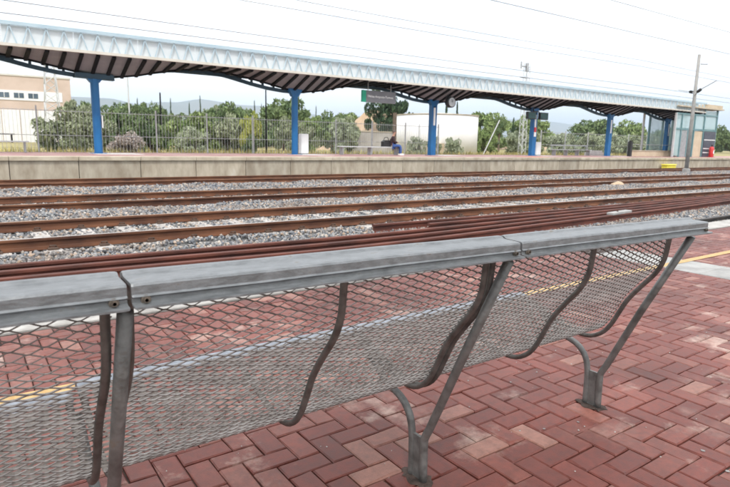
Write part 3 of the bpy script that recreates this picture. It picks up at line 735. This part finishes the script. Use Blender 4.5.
# facing +x and a little to the tracks; local frame: x forward
pr.rotation_euler = (0, 0, R(-32))
nodes = [((0, 0, .54), (.13, .16)), ((.02, 0, .72), (.12, .15)), ((.05, 0, .93), (.11, .17)), ((.07, 0, 1.05), (.06, .08)), ((.10, 0, 1.12), (.055, .055)), ((.13, 0, 1.20), (.085, .075)), ((.135, 0, 1.29), (.095, .08)), ((.12, 0, 1.36), (.06, .055)),
  ((.10, .10, .52), .085), ((.44, .12, .52), .068), ((.46, .12, .28), .052), ((.44, .12, .07), .04), ((.56, .13, .035), .035),
  ((.10, -.10, .52), .085), ((.46, -.08, .53), .068), ((.52, -.08, .29), .052), ((.50, -.08, .07), .04), ((.62, -.09, .035), .035),
  ((.05, .20, .98), .06), ((.09, .25, .74), .05), ((.30, .12, .68), .038), ((.37, .05, .70), .03),
  ((.05, -.20, .98), .06), ((.10, -.25, .74), .05), ((.30, -.10, .70), .038), ((.37, -.03, .72), .03)]
edges = [(0, 1), (1, 2), (2, 3), (3, 4), (4, 5), (5, 6), (6, 7), (0, 8), (8, 9), (9, 10), (10, 11), (11, 12), (0, 13), (13, 14), (14, 15), (15, 16), (16, 17), (2, 18), (18, 19), (19, 20), (20, 21), (2, 22), (22, 23), (23, 24), (24, 25)]
skin('body', nodes, edges, M['skin'], pr, 2)
def sub(idx, grow): 
    mp_ = {k: i for i, k in enumerate(idx)}
    nn = [(nodes[k][0], tuple(a+grow for a in nodes[k][1]) if isinstance(nodes[k][1], tuple) else nodes[k][1]+grow) for k in idx]
    return nn, [(mp_[a], mp_[b]) for a, b in edges if a in mp_ and b in mp_]
skin('jacket', *sub([1, 0, 2, 3, 18, 19, 20, 22, 23, 24], .022), M['jacket'], pr, 2)
skin('trousers', *sub([0, 8, 9, 10, 11, 13, 14, 15, 16], .016), M['jeans'], pr, 2)
for k in (12, 17):
    x, y, z = nodes[k][0]; MB().box(x-.17, x+.08, y-.05, y+.05, 0, .09, .03).build('shoe', M['white'], pr)
hm = MB(); hm.lathe([(.02, 1.255), (.088, 1.26), (.10, 1.31), (.085, 1.365), (.03, 1.395)], 12, (.105, 0)); hm.build('hair', M['hair'], pr, True)
for s in (-1, 1): MB().tube([(.205, s*.035, 1.30), (.222, s*.035, 1.30)], .012, 6).build('eye', M['black'], pr)
MB().tube([(.20, 0, 1.29), (.245, 0, 1.255), (.21, 0, 1.245)], [.01, .017, .008], 6).build('nose', M['skin'], pr)
bag = link('shoulder_bag', None, loc=(19.72, 25.88, FP+.46)); tag(bag, 'black bag on the bench beside the seated person', 'bag')
MB().box(-.24, .24, -.16, .16, 0, .36, .08).build('pouch', M['black'], bag); MB().tube(catmull([(-.18, 0, .33), (-.1, 0, .5), (.1, 0, .5), (.18, 0, .33)], 5), .018, 6).build('strap', M['black'], bag)

# ------------------------------------------------------------------ lift and stair enclosure at the right end
lf = thing('lift_tower', 'teal glass lift tower with dark louvred panel beyond the canopy end', 'lift', (52.2, 25.6, FP))
LW, LD, LH = 6.4, 2.6, 4.1
for x in (-3.6, -2.6, -.4, 1.3, 3.6):
    for y in (-1.1, 1.6): MB().box(x-.07, x+.07, y-.07, y+.07, 0, 3.6 if x < 1 else LH).build('frame_post', M['teal'] if x > -3 else M['palegrey'], lf)
for z in (2.25, 3.5): MB().box(-3.6, 3.6, -1.16, -1.04, z, z+.12).build('frame_rail', M['teal'], lf)
for a, b, z0, z1 in ((-3.5, -2.7, .1, 3.5), (-2.5, -.5, 2.4, 3.5), (-.3, 1.2, 2.4, 3.5), (1.4, 3.5, 2.4, 4.0)):
    MB().box(a, b, -1.11, -1.09, z0, z1).build('glass_pane', M['tglass'], lf)
MB().box(3.59, 3.61, -1.0, 1.5, .1, 4.0).build('glass_pane', M['tglass'], lf)
MB().box(-2.5, -1.5, -1.12, -1.02, 0, 2.2).build('door', M['greym'], lf)
MB().box(-1.45, -.5, -1.12, -1.02, 0, 2.2).build('green_door', M['teal'], lf)
MB().box(-.32, 1.22, -1.1, -1.0, 0, 2.2).build('beige_panel', M['beige'], lf)
dpn = MB().box(1.42, 3.52, -1.2, -1.05, 0, 2.2).build('louvre_panel', M['panel'], lf)
for z in (.35, .7, 1.45): MB().box(1.45, 3.5, -1.215, -1.202, z, z+.07).build('white_strip', M['white'], dpn)
MB().box(-3.8, 4.2, -1.4, 2.0, 4.1, 4.2).build('roof', M['fcope'], lf); MB().box(1.2, 3.9, -1.35, 1.9, 4.2, 4.5).build('roof_box', M['beige'], lf)
MB().box(-2.5, 3.5, 1.5, 1.56, .1, 3.9).build('rear_glass', M['tglass'], lf)
ex = thing('fire_extinguisher', 'red extinguisher standing before the dark louvred panel', 'extinguisher', (54.6, 24.1, FP))
MB().lathe([(.16, 0), (.2, .05), (.2, .75), (.15, .88), (.05, .92)], 14).build('cylinder', M['red'], ex, True); MB().lathe([(.05, .92), (.05, 1.0), (.1, 1.02), (.1, 1.06)], 8).build('valve', M['black'], ex)
MB().tube([(.08, 0, 1.0), (.22, 0, .8), (.22, 0, .4)], .02, 6).build('hose', M['black'], ex); MB().box(-.10, .10, -.206, -.196, .3, .6).build('label_patch', M['white'], ex)
MB().box(-.35, .35, -.2, .3, 0, .02).build('base_plate', M['red'], ex)
sw = thing('stair_parapet', 'low beige parapet wall of the stairwell near the lift tower', 'wall', (47.6, 25.6, FP))
MB().box(-3.4, 3.4, -.12, .12, 0, .42).build('wall_body', M['beige'], sw); MB().box(-3.45, 3.45, -.16, .16, .42, .5).build('cap', M['fcope'], sw)
MB().tube([(-3.3, 0, .5), (-3.3, 0, .95), (3.3, 0, .95), (3.3, 0, .5)], .025, 6).build('handrail', M['greym'], sw)
bp_ = thing('black_post', 'short black post at the end of the beige stair parapet', 'post', (43.9, 25.5, FP)); MB().box(-.13, .13, -.13, .13, 0, 1.15, .03).build('shaft', M['black'], bp_); MB().lathe([(.1, 1.15), (.12, 1.2), (.02, 1.26)], 10).build('cap', M['black'], bp_)
sk = thing('concrete_slab', 'pale flat slab pile on the ground right of the fifth column', 'slab', (42.9, 28.0, FP)); MB().box(-.9, .9, -.3, .3, 0, .25, .03).build('lower_slab', M['palepave'], sk); MB().box(-.7, .8, -.25, .25, .25, .4, .03).build('upper_slab', M['palepave'], sk)

# ------------------------------------------------------------------ things between the tracks
cp = thing('catenary_pole', 'tall grey catenary pole between the tracks in front of the lift tower', 'pole', (35.6, 17.0, -.15))
MB().tube([(0, 0, .3), (0, 0, 3.5), (0, 0, 6.85)], [.115, .10, .08], 12).build('shaft', M['polec'], cp, True)
MB().box(-.16, .16, -.16, .16, -.1, .3, .04).build('foundation', M['polec'], cp)
for s, zz_ in ((-1, 4.72), (1, 4.78)):
    a = MB().tube([(s*.1, s*.05, zz_-.18), (s*.42, s*.35, zz_)], .025, 6).build('cantilever_arm', M['greym'], cp)
    m = MB(); 
    for k in range(4): c0 = Vector((s*(.42+.12*k), s*(.35+.1*k), zz_+.02*k)); m.tube([c0, c0+Vector((s*.07, s*.06, .012))], [.09, .055], 8)
    m.build('insulator', M['black'], a)
    MB().tube([(s*.9, s*.75, zz_+.08), (s*2.2, s*2.1, zz_+.35)], .022, 6).build('registration_tube', M['greym'], a)
MB().tube([(.0, -.14, 6.3), (.35, -.35, 6.3)], .03, 6).build('top_bracket', M['greym'], cp)
def wirething(p, q, label, sag=0):
    m = MB(); P = []
    for k in range(25):
        t = k/24; P.append((p[0]+(q[0]-p[0])*t, p[1]+(q[1]-p[1])*t, p[2]+(q[2]-p[2])*t-sag*math.sin(math.pi*((t*6) % 1))))
    o = m.tube(P, .011, 5).build('overhead_wire', M['wire']); tag(o, label, 'wire', 'overhead wires above the tracks')
wirething((-40, 19.2, 4.6), (180, 19.2, 4.6), 'lowest overhead wire, running just above the canopy fascia at left')
wirething((-40, 19.4, 5.0), (180, 19.4, 4.95), 'second lowest overhead wire above the canopy fascia', .05)
wirething((-40, 19.2, 6.05), (180, 19.2, 6.05), 'overhead wire crossing the sky left of centre, lower of that pair', .1)
wirething((-40, 19.3, 6.42), (180, 19.3, 6.42), 'overhead wire crossing the sky left of centre, upper of that pair', .12)
wirething((-40, 13.4, 5.87), (180, 13.4, 5.87), 'overhead wire crossing the upper right sky toward the catenary pole', .05)
wirething((-40, 13.4, 6.85), (180, 13.4, 6.85), 'topmost overhead wire in the upper right corner of the sky', .06)
yb = thing('junction_box', 'small yellow trackside box left of the catenary pole', 'box', (41.4, 21.0, -.2)); MB().box(-.62, .62, -.2, .2, 0, .34, .05).build('body', M['yellowbox'], yb); MB().box(-.66, .66, -.23, .23, .34, .42, .03).build('lid', M['yellowbox'], yb)
rk = link('boulder', None, loc=(20.4, 12.2, -.18)); tag(rk, 'single tan rock lying in the ballast beside the middle track', 'rock')
bm = bmesh.new(); bmesh.ops.create_icosphere(bm, subdivisions=2, radius=1)
for q in bm.verts: q.co *= random.uniform(.85, 1.1); q.co = Vector((q.co.x*.34, q.co.y*.2, max(-.05, q.co.z*.14)+.06))
me = bpy.data.meshes.new('rock_mass'); bm.to_mesh(me); bm.free(); me.materials.append(M['sand']); link('rock_mass', me, rk)

# ================================================================== BEYOND THE PLATFORM
# palisade fence
def fence(x0, x1, y, z0, h, step, bars, label, m, posts):
    t = thing('fence', label, 'fence', (x0, y, z0), 0)
    for px in posts: MB().box(px-x0-.03, px-x0+.03, -.03, .03, -.3, h+.12).build('post', M['palegrey'], t)
    for z in ((h*.45, h-.08) if bars else (.15, h*.5, h-.05)): MB().tube([(0, -.0, z), (x1-x0, 0, z)], .014, 5).build('rail', m, t)
    if bars:
        bm_ = MB().box(-.0058, .0058, -.03, -.018, .08, h).data('bar', m); x = .07
        while x < x1-x0: link('bar', bm_, t, (x, 0, 0)); x += step
    else:  # chain-link: thin diagonal wires
        mm = MB(); x = 0; W_ = x1-x0; sp = .32
        for k in range(int(-h/sp), int(W_/sp)):
            for s in (1, -1):
                a, b = k*sp, k*sp+h
                if a < 0 or b > W_: continue
                mm.add([(a, 0, .05 if s > 0 else h), (b, 0, h if s > 0 else .05), (b, .006, (h if s > 0 else .05)+.006), (a, .006, (.05 if s > 0 else h)+.006)], [(0, 1, 2, 3)])
        tag(mm.build('wire_netting', m, t), kind='stuff')
fence(-1.5, 26.2, 28.6, .45, 2.05, .15, True, 'grey steel bar fence left of the white tank', M['palegrey'], [.3, 2.9, 5.35, 7.9, 10.4, 12.9, 15.5, 18.1, 20.7, 23.3, 26.1])
fence(37.4, 66, 29.2, .45, 2.0, .15, False, 'wire netting fence on thin posts right of the white tank', M['palegrey'], [37.5, 40.6, 43.7, 46.8, 49.9, 53, 56.1, 59.2, 62.3, 65.9])
# poles behind the fence
def lamp(x, y, h, r, label, headpiece):
    t = thing('thin_pole', label, 'pole', (x, y, .45)); MB().tube([(0, 0, -.2), (0, 0, h)], [r, r*.7], 8).build('shaft', M['joist'], t)
    if headpiece: MB().box(-.28, .28, -.06, .06, h, h+.14, .03).build('lamp_head', M['palegrey'], t)
lamp(14.05, 29.4, 3.6, .05, 'thin dark pole behind the bar fence left of second column', False)
lamp(16.8, 59, 5.4, .10, 'dark thin pole rising from the dark bushes near centre left', False)
lamp(13.6, 58, 7.6, .09, 'slim distant floodlight pole above the bushes at left', True)
for o in bpy.data.objects:
    if o.name.startswith('thin_pole') and o.get('label', '').startswith('slim distant'):
        for c in o.children: c.data.materials.clear(); c.data.materials.append(M['palegrey'])
# white tank
TX, TY, TR = 32.95, 36.35, 3.42
tk = thing('storage_tank', 'large round white tank behind the third blue column', 'tank', (TX, TY, .3))
MB().lathe([(TR, 0), (TR, 3.3)], 64).build('shell', M['whitewash'], tk, True)
MB().lathe([(TR+.04, 3.3), (TR+.04, 3.38)], 64).build('rim', M['fcope'], tk); MB().lathe([(TR-.05, 3.38), (2.0, 3.48), (.2, 3.52)], 48).build('roof', M['whitewash'], tk, True)
MB().box(-3.0, -2.0, -3.2, -2.2, .0, 1.1).build('hatch_box', M['beige'], tk)
MB().tube([(-3.15, -1.5, 0), (-3.15, -1.5, 2.6)], .035, 6).build('pipe', M['palegrey'], tk)
# sandy bank behind a grey wall
gw = thing('boundary_wall', 'grey rendered wall between the bar fence and white tank', 'wall', (25.9, 36.4, .3)); MB().box(-2.9, 2.6, -.12, .12, 0, 1.85).build('wall_body', M['greywall'], gw); MB().box(-2.95, 2.65, -.16, .16, 1.85, 1.93).build('cap', M['fcope'], gw)
MB().box(2.35, 2.6, -.3, -.121, 0, 3.4).build('brown_post', M['bark'], gw)
def mound(x, y, rx, ry, h, label):
    m = MB(); n, k = 28, 9; v = [(0, 0, h)]; f = []
    for j in range(1, k+1):
        t = j/k
        for i in range(n):
            a = 2*math.pi*i/n; q = 1+.12*math.sin(3*a+x)+.07*math.sin(7*a)
            v.append((rx*t*q*math.cos(a), ry*t*q*math.sin(a), h*(math.cos(math.pi*t)*.5+.5)*(1+.10*math.sin(5*a+j))-.3*t))
    f += [(0, 1+i, 1+(i+1) % n) for i in range(n)]
    for j in range(k-1):
        for i in range(n): f.append((1+j*n+i, 1+(j+1)*n+i, 1+(j+1)*n+(i+1) % n, 1+j*n+(i+1) % n))
    o = link('earth_mound', None, loc=(x, y, .5)); tag(o, label, 'mound', 'bare earth mounds behind the bushes'); link('earth', meshdata('earth', v, f, M['sand'], True), o)
mound(38.5, 52, 8.5, 5, 4.3, 'sandy orange bank behind the grey wall and bushes')
mound(92, 74, 13, 7, 4.4, 'orange earth mound seen behind the column with displays')
mound(22.5, 62, 5, 4, 3.5, 'small bare sandy mound showing between bushes at left')
# beige building
bd = thing('industrial_building', 'beige brick industrial building with a white window band at far left', 'building', (-6, 76, .6), R(-3))
BW, BH = 17.3, 7.3
wall_parts = [(-14, BW, 0, 3.9), (-14, BW, 3.9, 4.95), (-14, BW, 6.0, BH)]
MB().box(-14, BW, .02, 14, 0, BH).build('wall', M['brickbeige'], bd)
MB().box(-14, BW+.05, -.06, 14.05, BH, BH+.18).build('parapet', M['chord'], bd)
band = MB().box(-14, BW-.9, -.05, .018, 4.7, 5.75).build('window_band', M['white'], bd)
for k in range(20):
    x = -13.2+k*1.38+(.35 if k % 4 == 0 else 0)
    if x+1 > BW-1: break
    w = MB().box(x, x+.95, -.075, -.052, 4.95, 5.5).build('window', M['winglass'], band)
    MB().box(x+.45, x+.5, -.09, -.077, 4.95, 5.5).build('mullion', M['white'], w)
for k in range(4): MB().box(8.6+k*1.75, 8.6+k*1.75+1.68, -.06, .018, 0, 3.65).build('roller_door', M['white'], bd)
for x, w, h in ((1.5, 1.2, 1.0), (3.7, 1.3, 1.1), (6.2, 1.2, 1.7)): MB().box(x, x+w, -.05, .018, .7, .7+h).build('ground_window', M['white'], bd)
dk = thing('loading_platform', 'low dark loading shelter in front of the beige building', 'shelter', (-1.5, 70.5, .5)); MB().box(-6, 6.5, -.6, .6, 1.0, 1.12).build('deck', M['joist'], dk)
for k in range(7): MB().box(-5.8+k*2, -5.7+k*2, -.5, .5, -.2, 1.0).build('leg', M['joist'], dk)
# lattice pylon
def lattice(name, label, x, y, z0, h, w0, w1, bays_, m, r=.03, headbar=False):
    t = thing(name, label, 'mast', (x, y, z0)); c4 = [(-1, -1), (1, -1), (1, 1), (-1, 1)]
    for a, b in c4: MB().tube([(a*w0/2, b*w0/2, -.3), (a*w1/2, b*w1/2, h)], r, 5).build('corner_leg', m, t)
    for k in range(bays_):
        q0, q1 = k/bays_, (k+1)/bays_; wa, wb = w0+(w1-w0)*q0, w0+(w1-w0)*q1
        for i in range(4):
            (a, b), (c, d) = c4[i], c4[(i+1) % 4]
            p, q = ((a, b), (c, d)) if k % 2 else ((c, d), (a, b))
            MB().tube([(p[0]*wa/2, p[1]*wa/2, h*q0), (q[0]*wb/2, q[1]*wb/2, h*q1)], r*.7, 4).build('brace', m, t)
    return t
lattice('lattice_pylon', 'pale lattice pylon standing before the beige building', 7.4, 60, .5, 9.5, 1.5, .5, 12, M['palegrey'], .045)
lm = lattice('lattice_mast', 'slim pale lattice mast rising behind the canopy near the displays', 39.9, 33, .3, 7.9, .45, .36, 18, M['palegrey'], .025)
MB().tube([(-.8, 0, 7.6), (.25, 0, 7.6)], .05, 6).build('cross_arm', M['greym'], lm); MB().tube([(-.8, 0, 6.7), (.2, 0, 6.7)], .05, 6).build('cross_arm', M['greym'], lm); MB().tube([(-.75, 0, 7.4), (-.75, 0, 7.95)], .07, 6).build('insulator', M['greym'], lm)
MB().box(-.1, .1, -.1, .1, 7.2, 7.9).build('head_box', M['greym'], lm)
gs = thing('guy_strut', 'slanting pale strut leaning up right of the white tank', 'strut', (32.9, 31.0, .4)); MB().tube([(0, 0, 0), (1.75, 0, 2.85)], .04, 6).build('bar', M['palegrey'], gs); MB().box(-.25, .25, -.25, .25, -.1, .08).build('anchor_block', M['polec'], gs); 

# ------------------------------------------------------------------ vegetation
def crown(seed, n, kind='round', leaf=.10):
    """unit crown: leaf clumps through a lumpy volume (radius ~1, height 0..1)"""
    rr = np.random.default_rng(seed); cl_ = []
    nc = 34 if kind != 'cone' else 40
    for k in range(nc):
        if kind == 'cone':
            z = rr.uniform(.05, 1); a = rr.uniform(0, 6.28); q = (1-z)*.95*rr.uniform(.3, 1)+.04
            cl_.append((q*math.cos(a), q*math.sin(a), z, .10+.22*(1-z)))
        else:
            a = rr.uniform(0, 6.28); z = rr.uniform(.08, .95); q = math.sqrt(max(0, 1-((z-.42)/.6)**2))*rr.uniform(.3, 1.18)*(1+.22*math.sin(2*a+seed)+.12*math.sin(5*a))
            cl_.append((q*math.cos(a)*.84, q*math.sin(a)*.84, z*rr.uniform(.7, 1.02), rr.uniform(.09, .34)))
    cl_ = np.array(cl_); idx = rr.integers(0, nc, n); d = rr.normal(size=(n, 3)); d /= np.linalg.norm(d, axis=1)[:, None]
    rad = cl_[idx, 3]*rr.uniform(.35, 1.05, n)**.5
    P = cl_[idx, :3]+d*rad[:, None]*np.array((1, 1, .62)); P[:, 2] = np.clip(P[:, 2], .0, 1.1)
    a = rr.normal(size=(n, 3)); a /= np.linalg.norm(a, axis=1)[:, None]; b = np.cross(a, rr.normal(size=(n, 3))); b /= np.linalg.norm(b, axis=1)[:, None]
    s = leaf*rr.uniform(.5, 1.2, n)[:, None]
    V = np.stack([P-a*s, P+b*s*.45, P+a*s, P-b*s*.45], 1).reshape(-1, 3); F = [(4*i, 4*i+1, 4*i+2, 4*i+3) for i in range(n)]
    return V, F, cl_
CR = {}
def crown_mesh(kind, var, m):
    key = (kind, var, m)
    if key not in CR:
        n = {'round': 6500, 'loose': 4000, 'cone': 4200}[kind]
        V, F, c = crown(var*13+len(kind), n, 'cone' if kind == 'cone' else 'round', {'round': .072, 'loose': .075, 'cone': .07}[kind])
        CR[key] = (meshdata('crown', V, F, L[m]), c)
    return CR[key]
def plant(name, cat, label, x, y, rx, h, m, kind='round', z=.45, trunk=.15, group=None):
    t = thing(name, label, cat, (x, y, z), random.uniform(0, 6.28), group); me, c = crown_mesh(kind, random.randrange(4), m)
    ht = h*trunk; link('crown', me, t, (0, 0, ht), None, (rx, rx*.9, h-ht))
    tm = MB(); r = max(.03, h*.022)
    if kind == 'cone': tm.tube([(0, 0, -.2), (0, 0, h*.5), (0, 0, h*.92)], [r, r*.7, r*.2], 6)
    else:
        tm.tube([(0, 0, -.2), (.02*rx, 0, ht*.6), (0, 0, ht+.25*(h-ht))], [r*1.3, r, r*.8], 7)
        for q in c[::3]:
            e = (q[0]*rx*.9, q[1]*rx*.8, ht+q[2]*(h-ht)); tm.tube([(0, 0, ht*.55+.08*(h-ht)), (e[0]*.45, e[1]*.45, ht*.6+e[2]*.42), e], [r*.7, r*.4, r*.12], 5)
    tm.build('trunk', M['bark'], t); return t
B = 'bushes behind the far platform'
plant('bush', 'bush', 'big grey-green bush left of the leftmost blue column', 4.4, 33.6, 1.5, 2.2, 'olive', trunk=.05, group=B)
plant('bush', 'bush', 'grey-green bush just right of the leftmost column', 6.2, 34.6, 1.3, 2.0, 'olive', trunk=.05, group=B)
plant('bush', 'bush', 'dry lilac-grey scrub low behind the bar fence', 7.3, 32.4, 1.0, 1.15, 'lilac', 'loose', trunk=.04, group=B)
plant('bush', 'bush', 'dark green bush right of the lilac scrub', 9.0, 34.2, 1.35, 2.1, 'dark', trunk=.05, group=B)
plant('bush', 'bush', 'pale green low bush right of the dark bush', 11.1, 32.8, .95, 1.55, 'pale', trunk=.05, group=B)
plant('bush', 'bush', 'mid green tall bush in front of the small sandy mound', 12.4, 36.5, 1.7, 2.5, 'mid', trunk=.05, group=B)
plant('bush', 'bush', 'round olive bush left of the yellow sapling', 14.1, 35.5, 1.4, 2.4, 'olive', trunk=.05, group=B)
plant('sapling', 'sapling', 'yellow-green young tree left of second column', 14.9, 33.6, .8, 2.5, 'yel', 'loose', trunk=.15, group=B)
plant('bush', 'bush', 'small dark bush at foot of the yellow sapling', 14.2, 31.6, .6, 1.2, 'dark', trunk=.04, group=B)
plant('tree', 'tree', 'round-headed green tree behind the second column', 23.6, 46, 2.6, 4.5, 'dark', trunk=.2)
plant('bush', 'bush', 'olive bush right of second column', 18.5, 34.0, 1.25, 2.35, 'olive', trunk=.05, group=B)
plant('bush', 'bush', 'bright green bush right of the second column', 20.3, 35.5, 1.4, 2.5, 'mid', trunk=.05, group=B)
plant('bush', 'bush', 'pale olive bush above the platform bench', 22.3, 34.6, 1.3, 2.6, 'pale', trunk=.05, group=B)
plant('bush', 'bush', 'olive bush just left of the grey wall', 23.9, 36.2, 1.3, 2.7, 'olive', trunk=.05, group=B)
plant('tree', 'tree', 'tall dark evergreen behind the hanging station sign', 36.5, 47.5, 2.1, 6.2, 'pine', trunk=.3)
plant('bush', 'bush', 'small shrub before white tank left of third column', 26.9, 31.6, .75, 1.35, 'pale', 'loose', trunk=.05, group=B)
plant('bush', 'bush', 'small shrub before white tank right of third column', 30.0, 31.4, .85, 1.4, 'pale', 'loose', trunk=.05, group=B)
plant('bush', 'bush', 'thin shrub close against the third column', 28.6, 31.8, .55, 1.35, 'olive', 'loose', trunk=.05, group=B)
plant('cypress', 'cypress', 'left of the two small cypresses above the white tank', 42.1, 45, .45, 5.4, 'pine', 'cone', trunk=.1, group='small dark cypresses')
plant('cypress', 'cypress', 'right of the two small cypresses above the white tank', 43.6, 45, .45, 5.2, 'pine', 'cone', trunk=.1, group='small dark cypresses')
for k, (x, y, rx, h, m_) in enumerate([(38.6, 36, 1.3, 2.5, 'mid'), (41.3, 35, 1.6, 2.2, 'pale'), (44.2, 36, 1.7, 2.3, 'olive'), (47.5, 35, 1.8, 2.2, 'pale'), (50.6, 36.5, 1.9, 2.2, 'olive'), (54, 35.5, 1.9, 2.3, 'olive'), (57.6, 37, 2, 2.4, 'pale'), (61, 36, 2, 2.3, 'olive'), (64.8, 37.5, 2.1, 2.4, 'mid'), (69, 38, 2.2, 2.5, 'olive'), (73.5, 38, 2.3, 2.6, 'mid'), (78, 38, 2.3, 2.6, 'olive'), (83, 39, 2.4, 2.6, 'mid')]):
    ordn = ['first', 'second', 'third', 'fourth', 'fifth', 'sixth', 'seventh', 'eighth', 'ninth', 'tenth', 'eleventh', 'twelfth', 'thirteenth'][k]
    plant('bush', 'bush', f'low scrub bush behind the wire fence, {ordn} rightward from white tank', x, y, rx, h, m_, trunk=.03, group='scrub behind the wire fence')
plant('tree', 'tree', 'small palm-like tree above scrub, left of the lattice mast', 56, 50, .9, 4.6, 'dark', 'loose', trunk=.45)
plant('cypress', 'cypress', 'small cypress between the palm-like tree and lattice mast', 58.5, 50, .55, 4.4, 'pine', 'cone', trunk=.05, group='small dark cypresses')
names = ['first', 'second', 'third', 'fourth', 'fifth', 'sixth', 'seventh', 'eighth', 'ninth', 'tenth', 'eleventh', 'twelfth', 'thirteenth', 'fourteenth', 'fifteenth', 'sixteenth', 'seventeenth', 'eighteenth']
for k in range(13):
    x = 74+k*10.2+random.uniform(-2, 2)
    plant('tree', 'tree', f'distant green tree behind the scrub at right, {names[k]} from the left', x, 66+random.uniform(-4, 6), random.uniform(4, 5.5), random.uniform(4.6, 6.6), random.choice(['dark', 'mid', 'dark']), trunk=.1, group='distant trees at right')
names += ['nineteenth', 'twentieth', 'twenty-first', 'twenty-second', 'twenty-third', 'twenty-fourth']
for k in range(23):
    x = 9.5+k*1.62+random.uniform(-.6, .6)
    plant('tree', 'tree', f'background tree above the bushes at left, {names[k]} from the left', x, 62+random.uniform(-5, 6), random.uniform(2.0, 2.8), random.uniform(3.9, 4.6), random.choice(['dark', 'mid', 'dark', 'olive']), trunk=.08, group='background trees at left')
for k in range(14):
    x = 30+k*4.6+random.uniform(-1, 1)
    plant('cypress', 'cypress', f'tiny skyline cypress over the bushes at left, {names[k]} from the left', x, 118+random.uniform(-6, 6), .55, random.uniform(7.4, 9.6), 'pine', 'cone', trunk=.05, group='skyline cypresses')
# far-off wood that closes the plain (one mass)
V0, F0, _ = crown(99, 1500, 'round', .13)
wv = []; wf = []
for k in range(110):
    x = -60+k*6.2+random.uniform(-2, 2); y = 190+random.uniform(-25, 40); s = random.uniform(6, 11); hh = random.uniform(5, 8.5)
    sel = rng.choice(1500, 320, replace=False); vv = V0.reshape(-1, 4, 3)[sel].reshape(-1, 3)*np.array((s, s, hh))+np.array((x, y, .4)); b = len(wv)
    wv += vv.tolist(); wf += [(b+4*i, b+4*i+1, b+4*i+2, b+4*i+3) for i in range(320)]
tag(link('far_wood', meshdata('far_wood', wv, wf, L['dark'])), 'far-off belt of trees closing the plain', kind='stuff')
# dry grass tufts behind the fence
gv = []; gf = []
for k in range(9000):
    y = 28.4+abs(rng.normal(0, 4)); x = rng.uniform(-3, 1) + rng.uniform(0, 1)*(y*1.9)
    hgt = rng.uniform(.12, .5); a = rng.uniform(0, 6.28); w = rng.uniform(.015, .05); b = len(gv); lx, ly = rng.normal(0, .12, 2)
    gv += [(x-w*math.cos(a), y-w*math.sin(a), .40), (x+w*math.cos(a), y+w*math.sin(a), .40), (x+lx, y+ly, .42+hgt)]; gf.append((b, b+1, b+2))
tag(link('dry_grass', meshdata('dry_grass', gv, gf, L['grass'])), 'dry yellow grass behind the fences', kind='stuff')

# ------------------------------------------------------------------ litter on the paving
def butt(x, y, a, label):
    t = link('cigarette_butt', None, loc=(x, y, .0055), rot=(0, 0, a)); tag(t, label, 'cigarette butt', 'cigarette butts on the paving')
    MB().tube([(-.012, 0, 0), (.010, 0, 0)], .0038, 8).build('filter', M['cork'], t); MB().tube([(.010, 0, 0), (.017, 0, 0)], .0037, 8).build('burnt_end', M['white'], t)
butt(.53, 1.80, .3, 'orange cigarette butt on the bricks right of the left leg'); butt(.46, 1.86, 1.6, 'orange cigarette butt on the bricks close behind the mesh')
gm = MB()
for k in range(130):
    x, y = rng.uniform(.2, 5), rng.uniform(.7, 2.6); s = rng.uniform(.0012, .0042); z = .0015
    gm.add([(x-s, y-s, z), (x+s, y-s, z), (x+s*.8, y+s, z), (x-s*.8, y+s*.9, z), (x, y, z+s*1.3)], [(0, 1, 4), (1, 2, 4), (2, 3, 4), (3, 0, 4)])
tag(gm.build('grit', M['coping']), 'scattered tiny pale grit on the red paving', kind='stuff')

gm = MB()
for k in range(46):
    x, y = rng.uniform(.2, 5.5), rng.uniform(.6, 4.0); r_ = rng.uniform(.004, .010); n = 9
    v = [(x+r_*rng.uniform(.7, 1.2)*math.cos(6.283*q/n), y+r_*rng.uniform(.6, 1.1)*math.sin(6.283*q/n), .0012) for q in range(n)]+[(x, y, .0032)]
    gm.add(v, [(q, (q+1) % n, n) for q in range(n)])
tag(gm.build('gum_spots', mat('old_gum', (.10, .09, .085), (.26, .24, .23), 9, .85)), 'flattened grey chewing gum spots on the red paving', kind='stuff')

# ------------------------------------------------------------------ haze: even pale air round the whole scene
hzm = bpy.data.materials.new('haze_air'); hzm.use_nodes = True; t = hzm.node_tree; t.nodes.clear()
ho = N(t, 'ShaderNodeOutputMaterial'); pvn = N(t, 'ShaderNodeVolumePrincipled'); pvn.inputs['Color'].default_value = (.72, .86, 1, 1); pvn.inputs['Density'].default_value = .00026
t.links.new(pvn.outputs[0], ho.inputs['Volume'])
hb = link('haze', MB().box(-9100, 9600, -9100, 9100, -3, 480).data('haze', hzm)); tag(hb, 'thin pale haze in the air', kind='stuff')
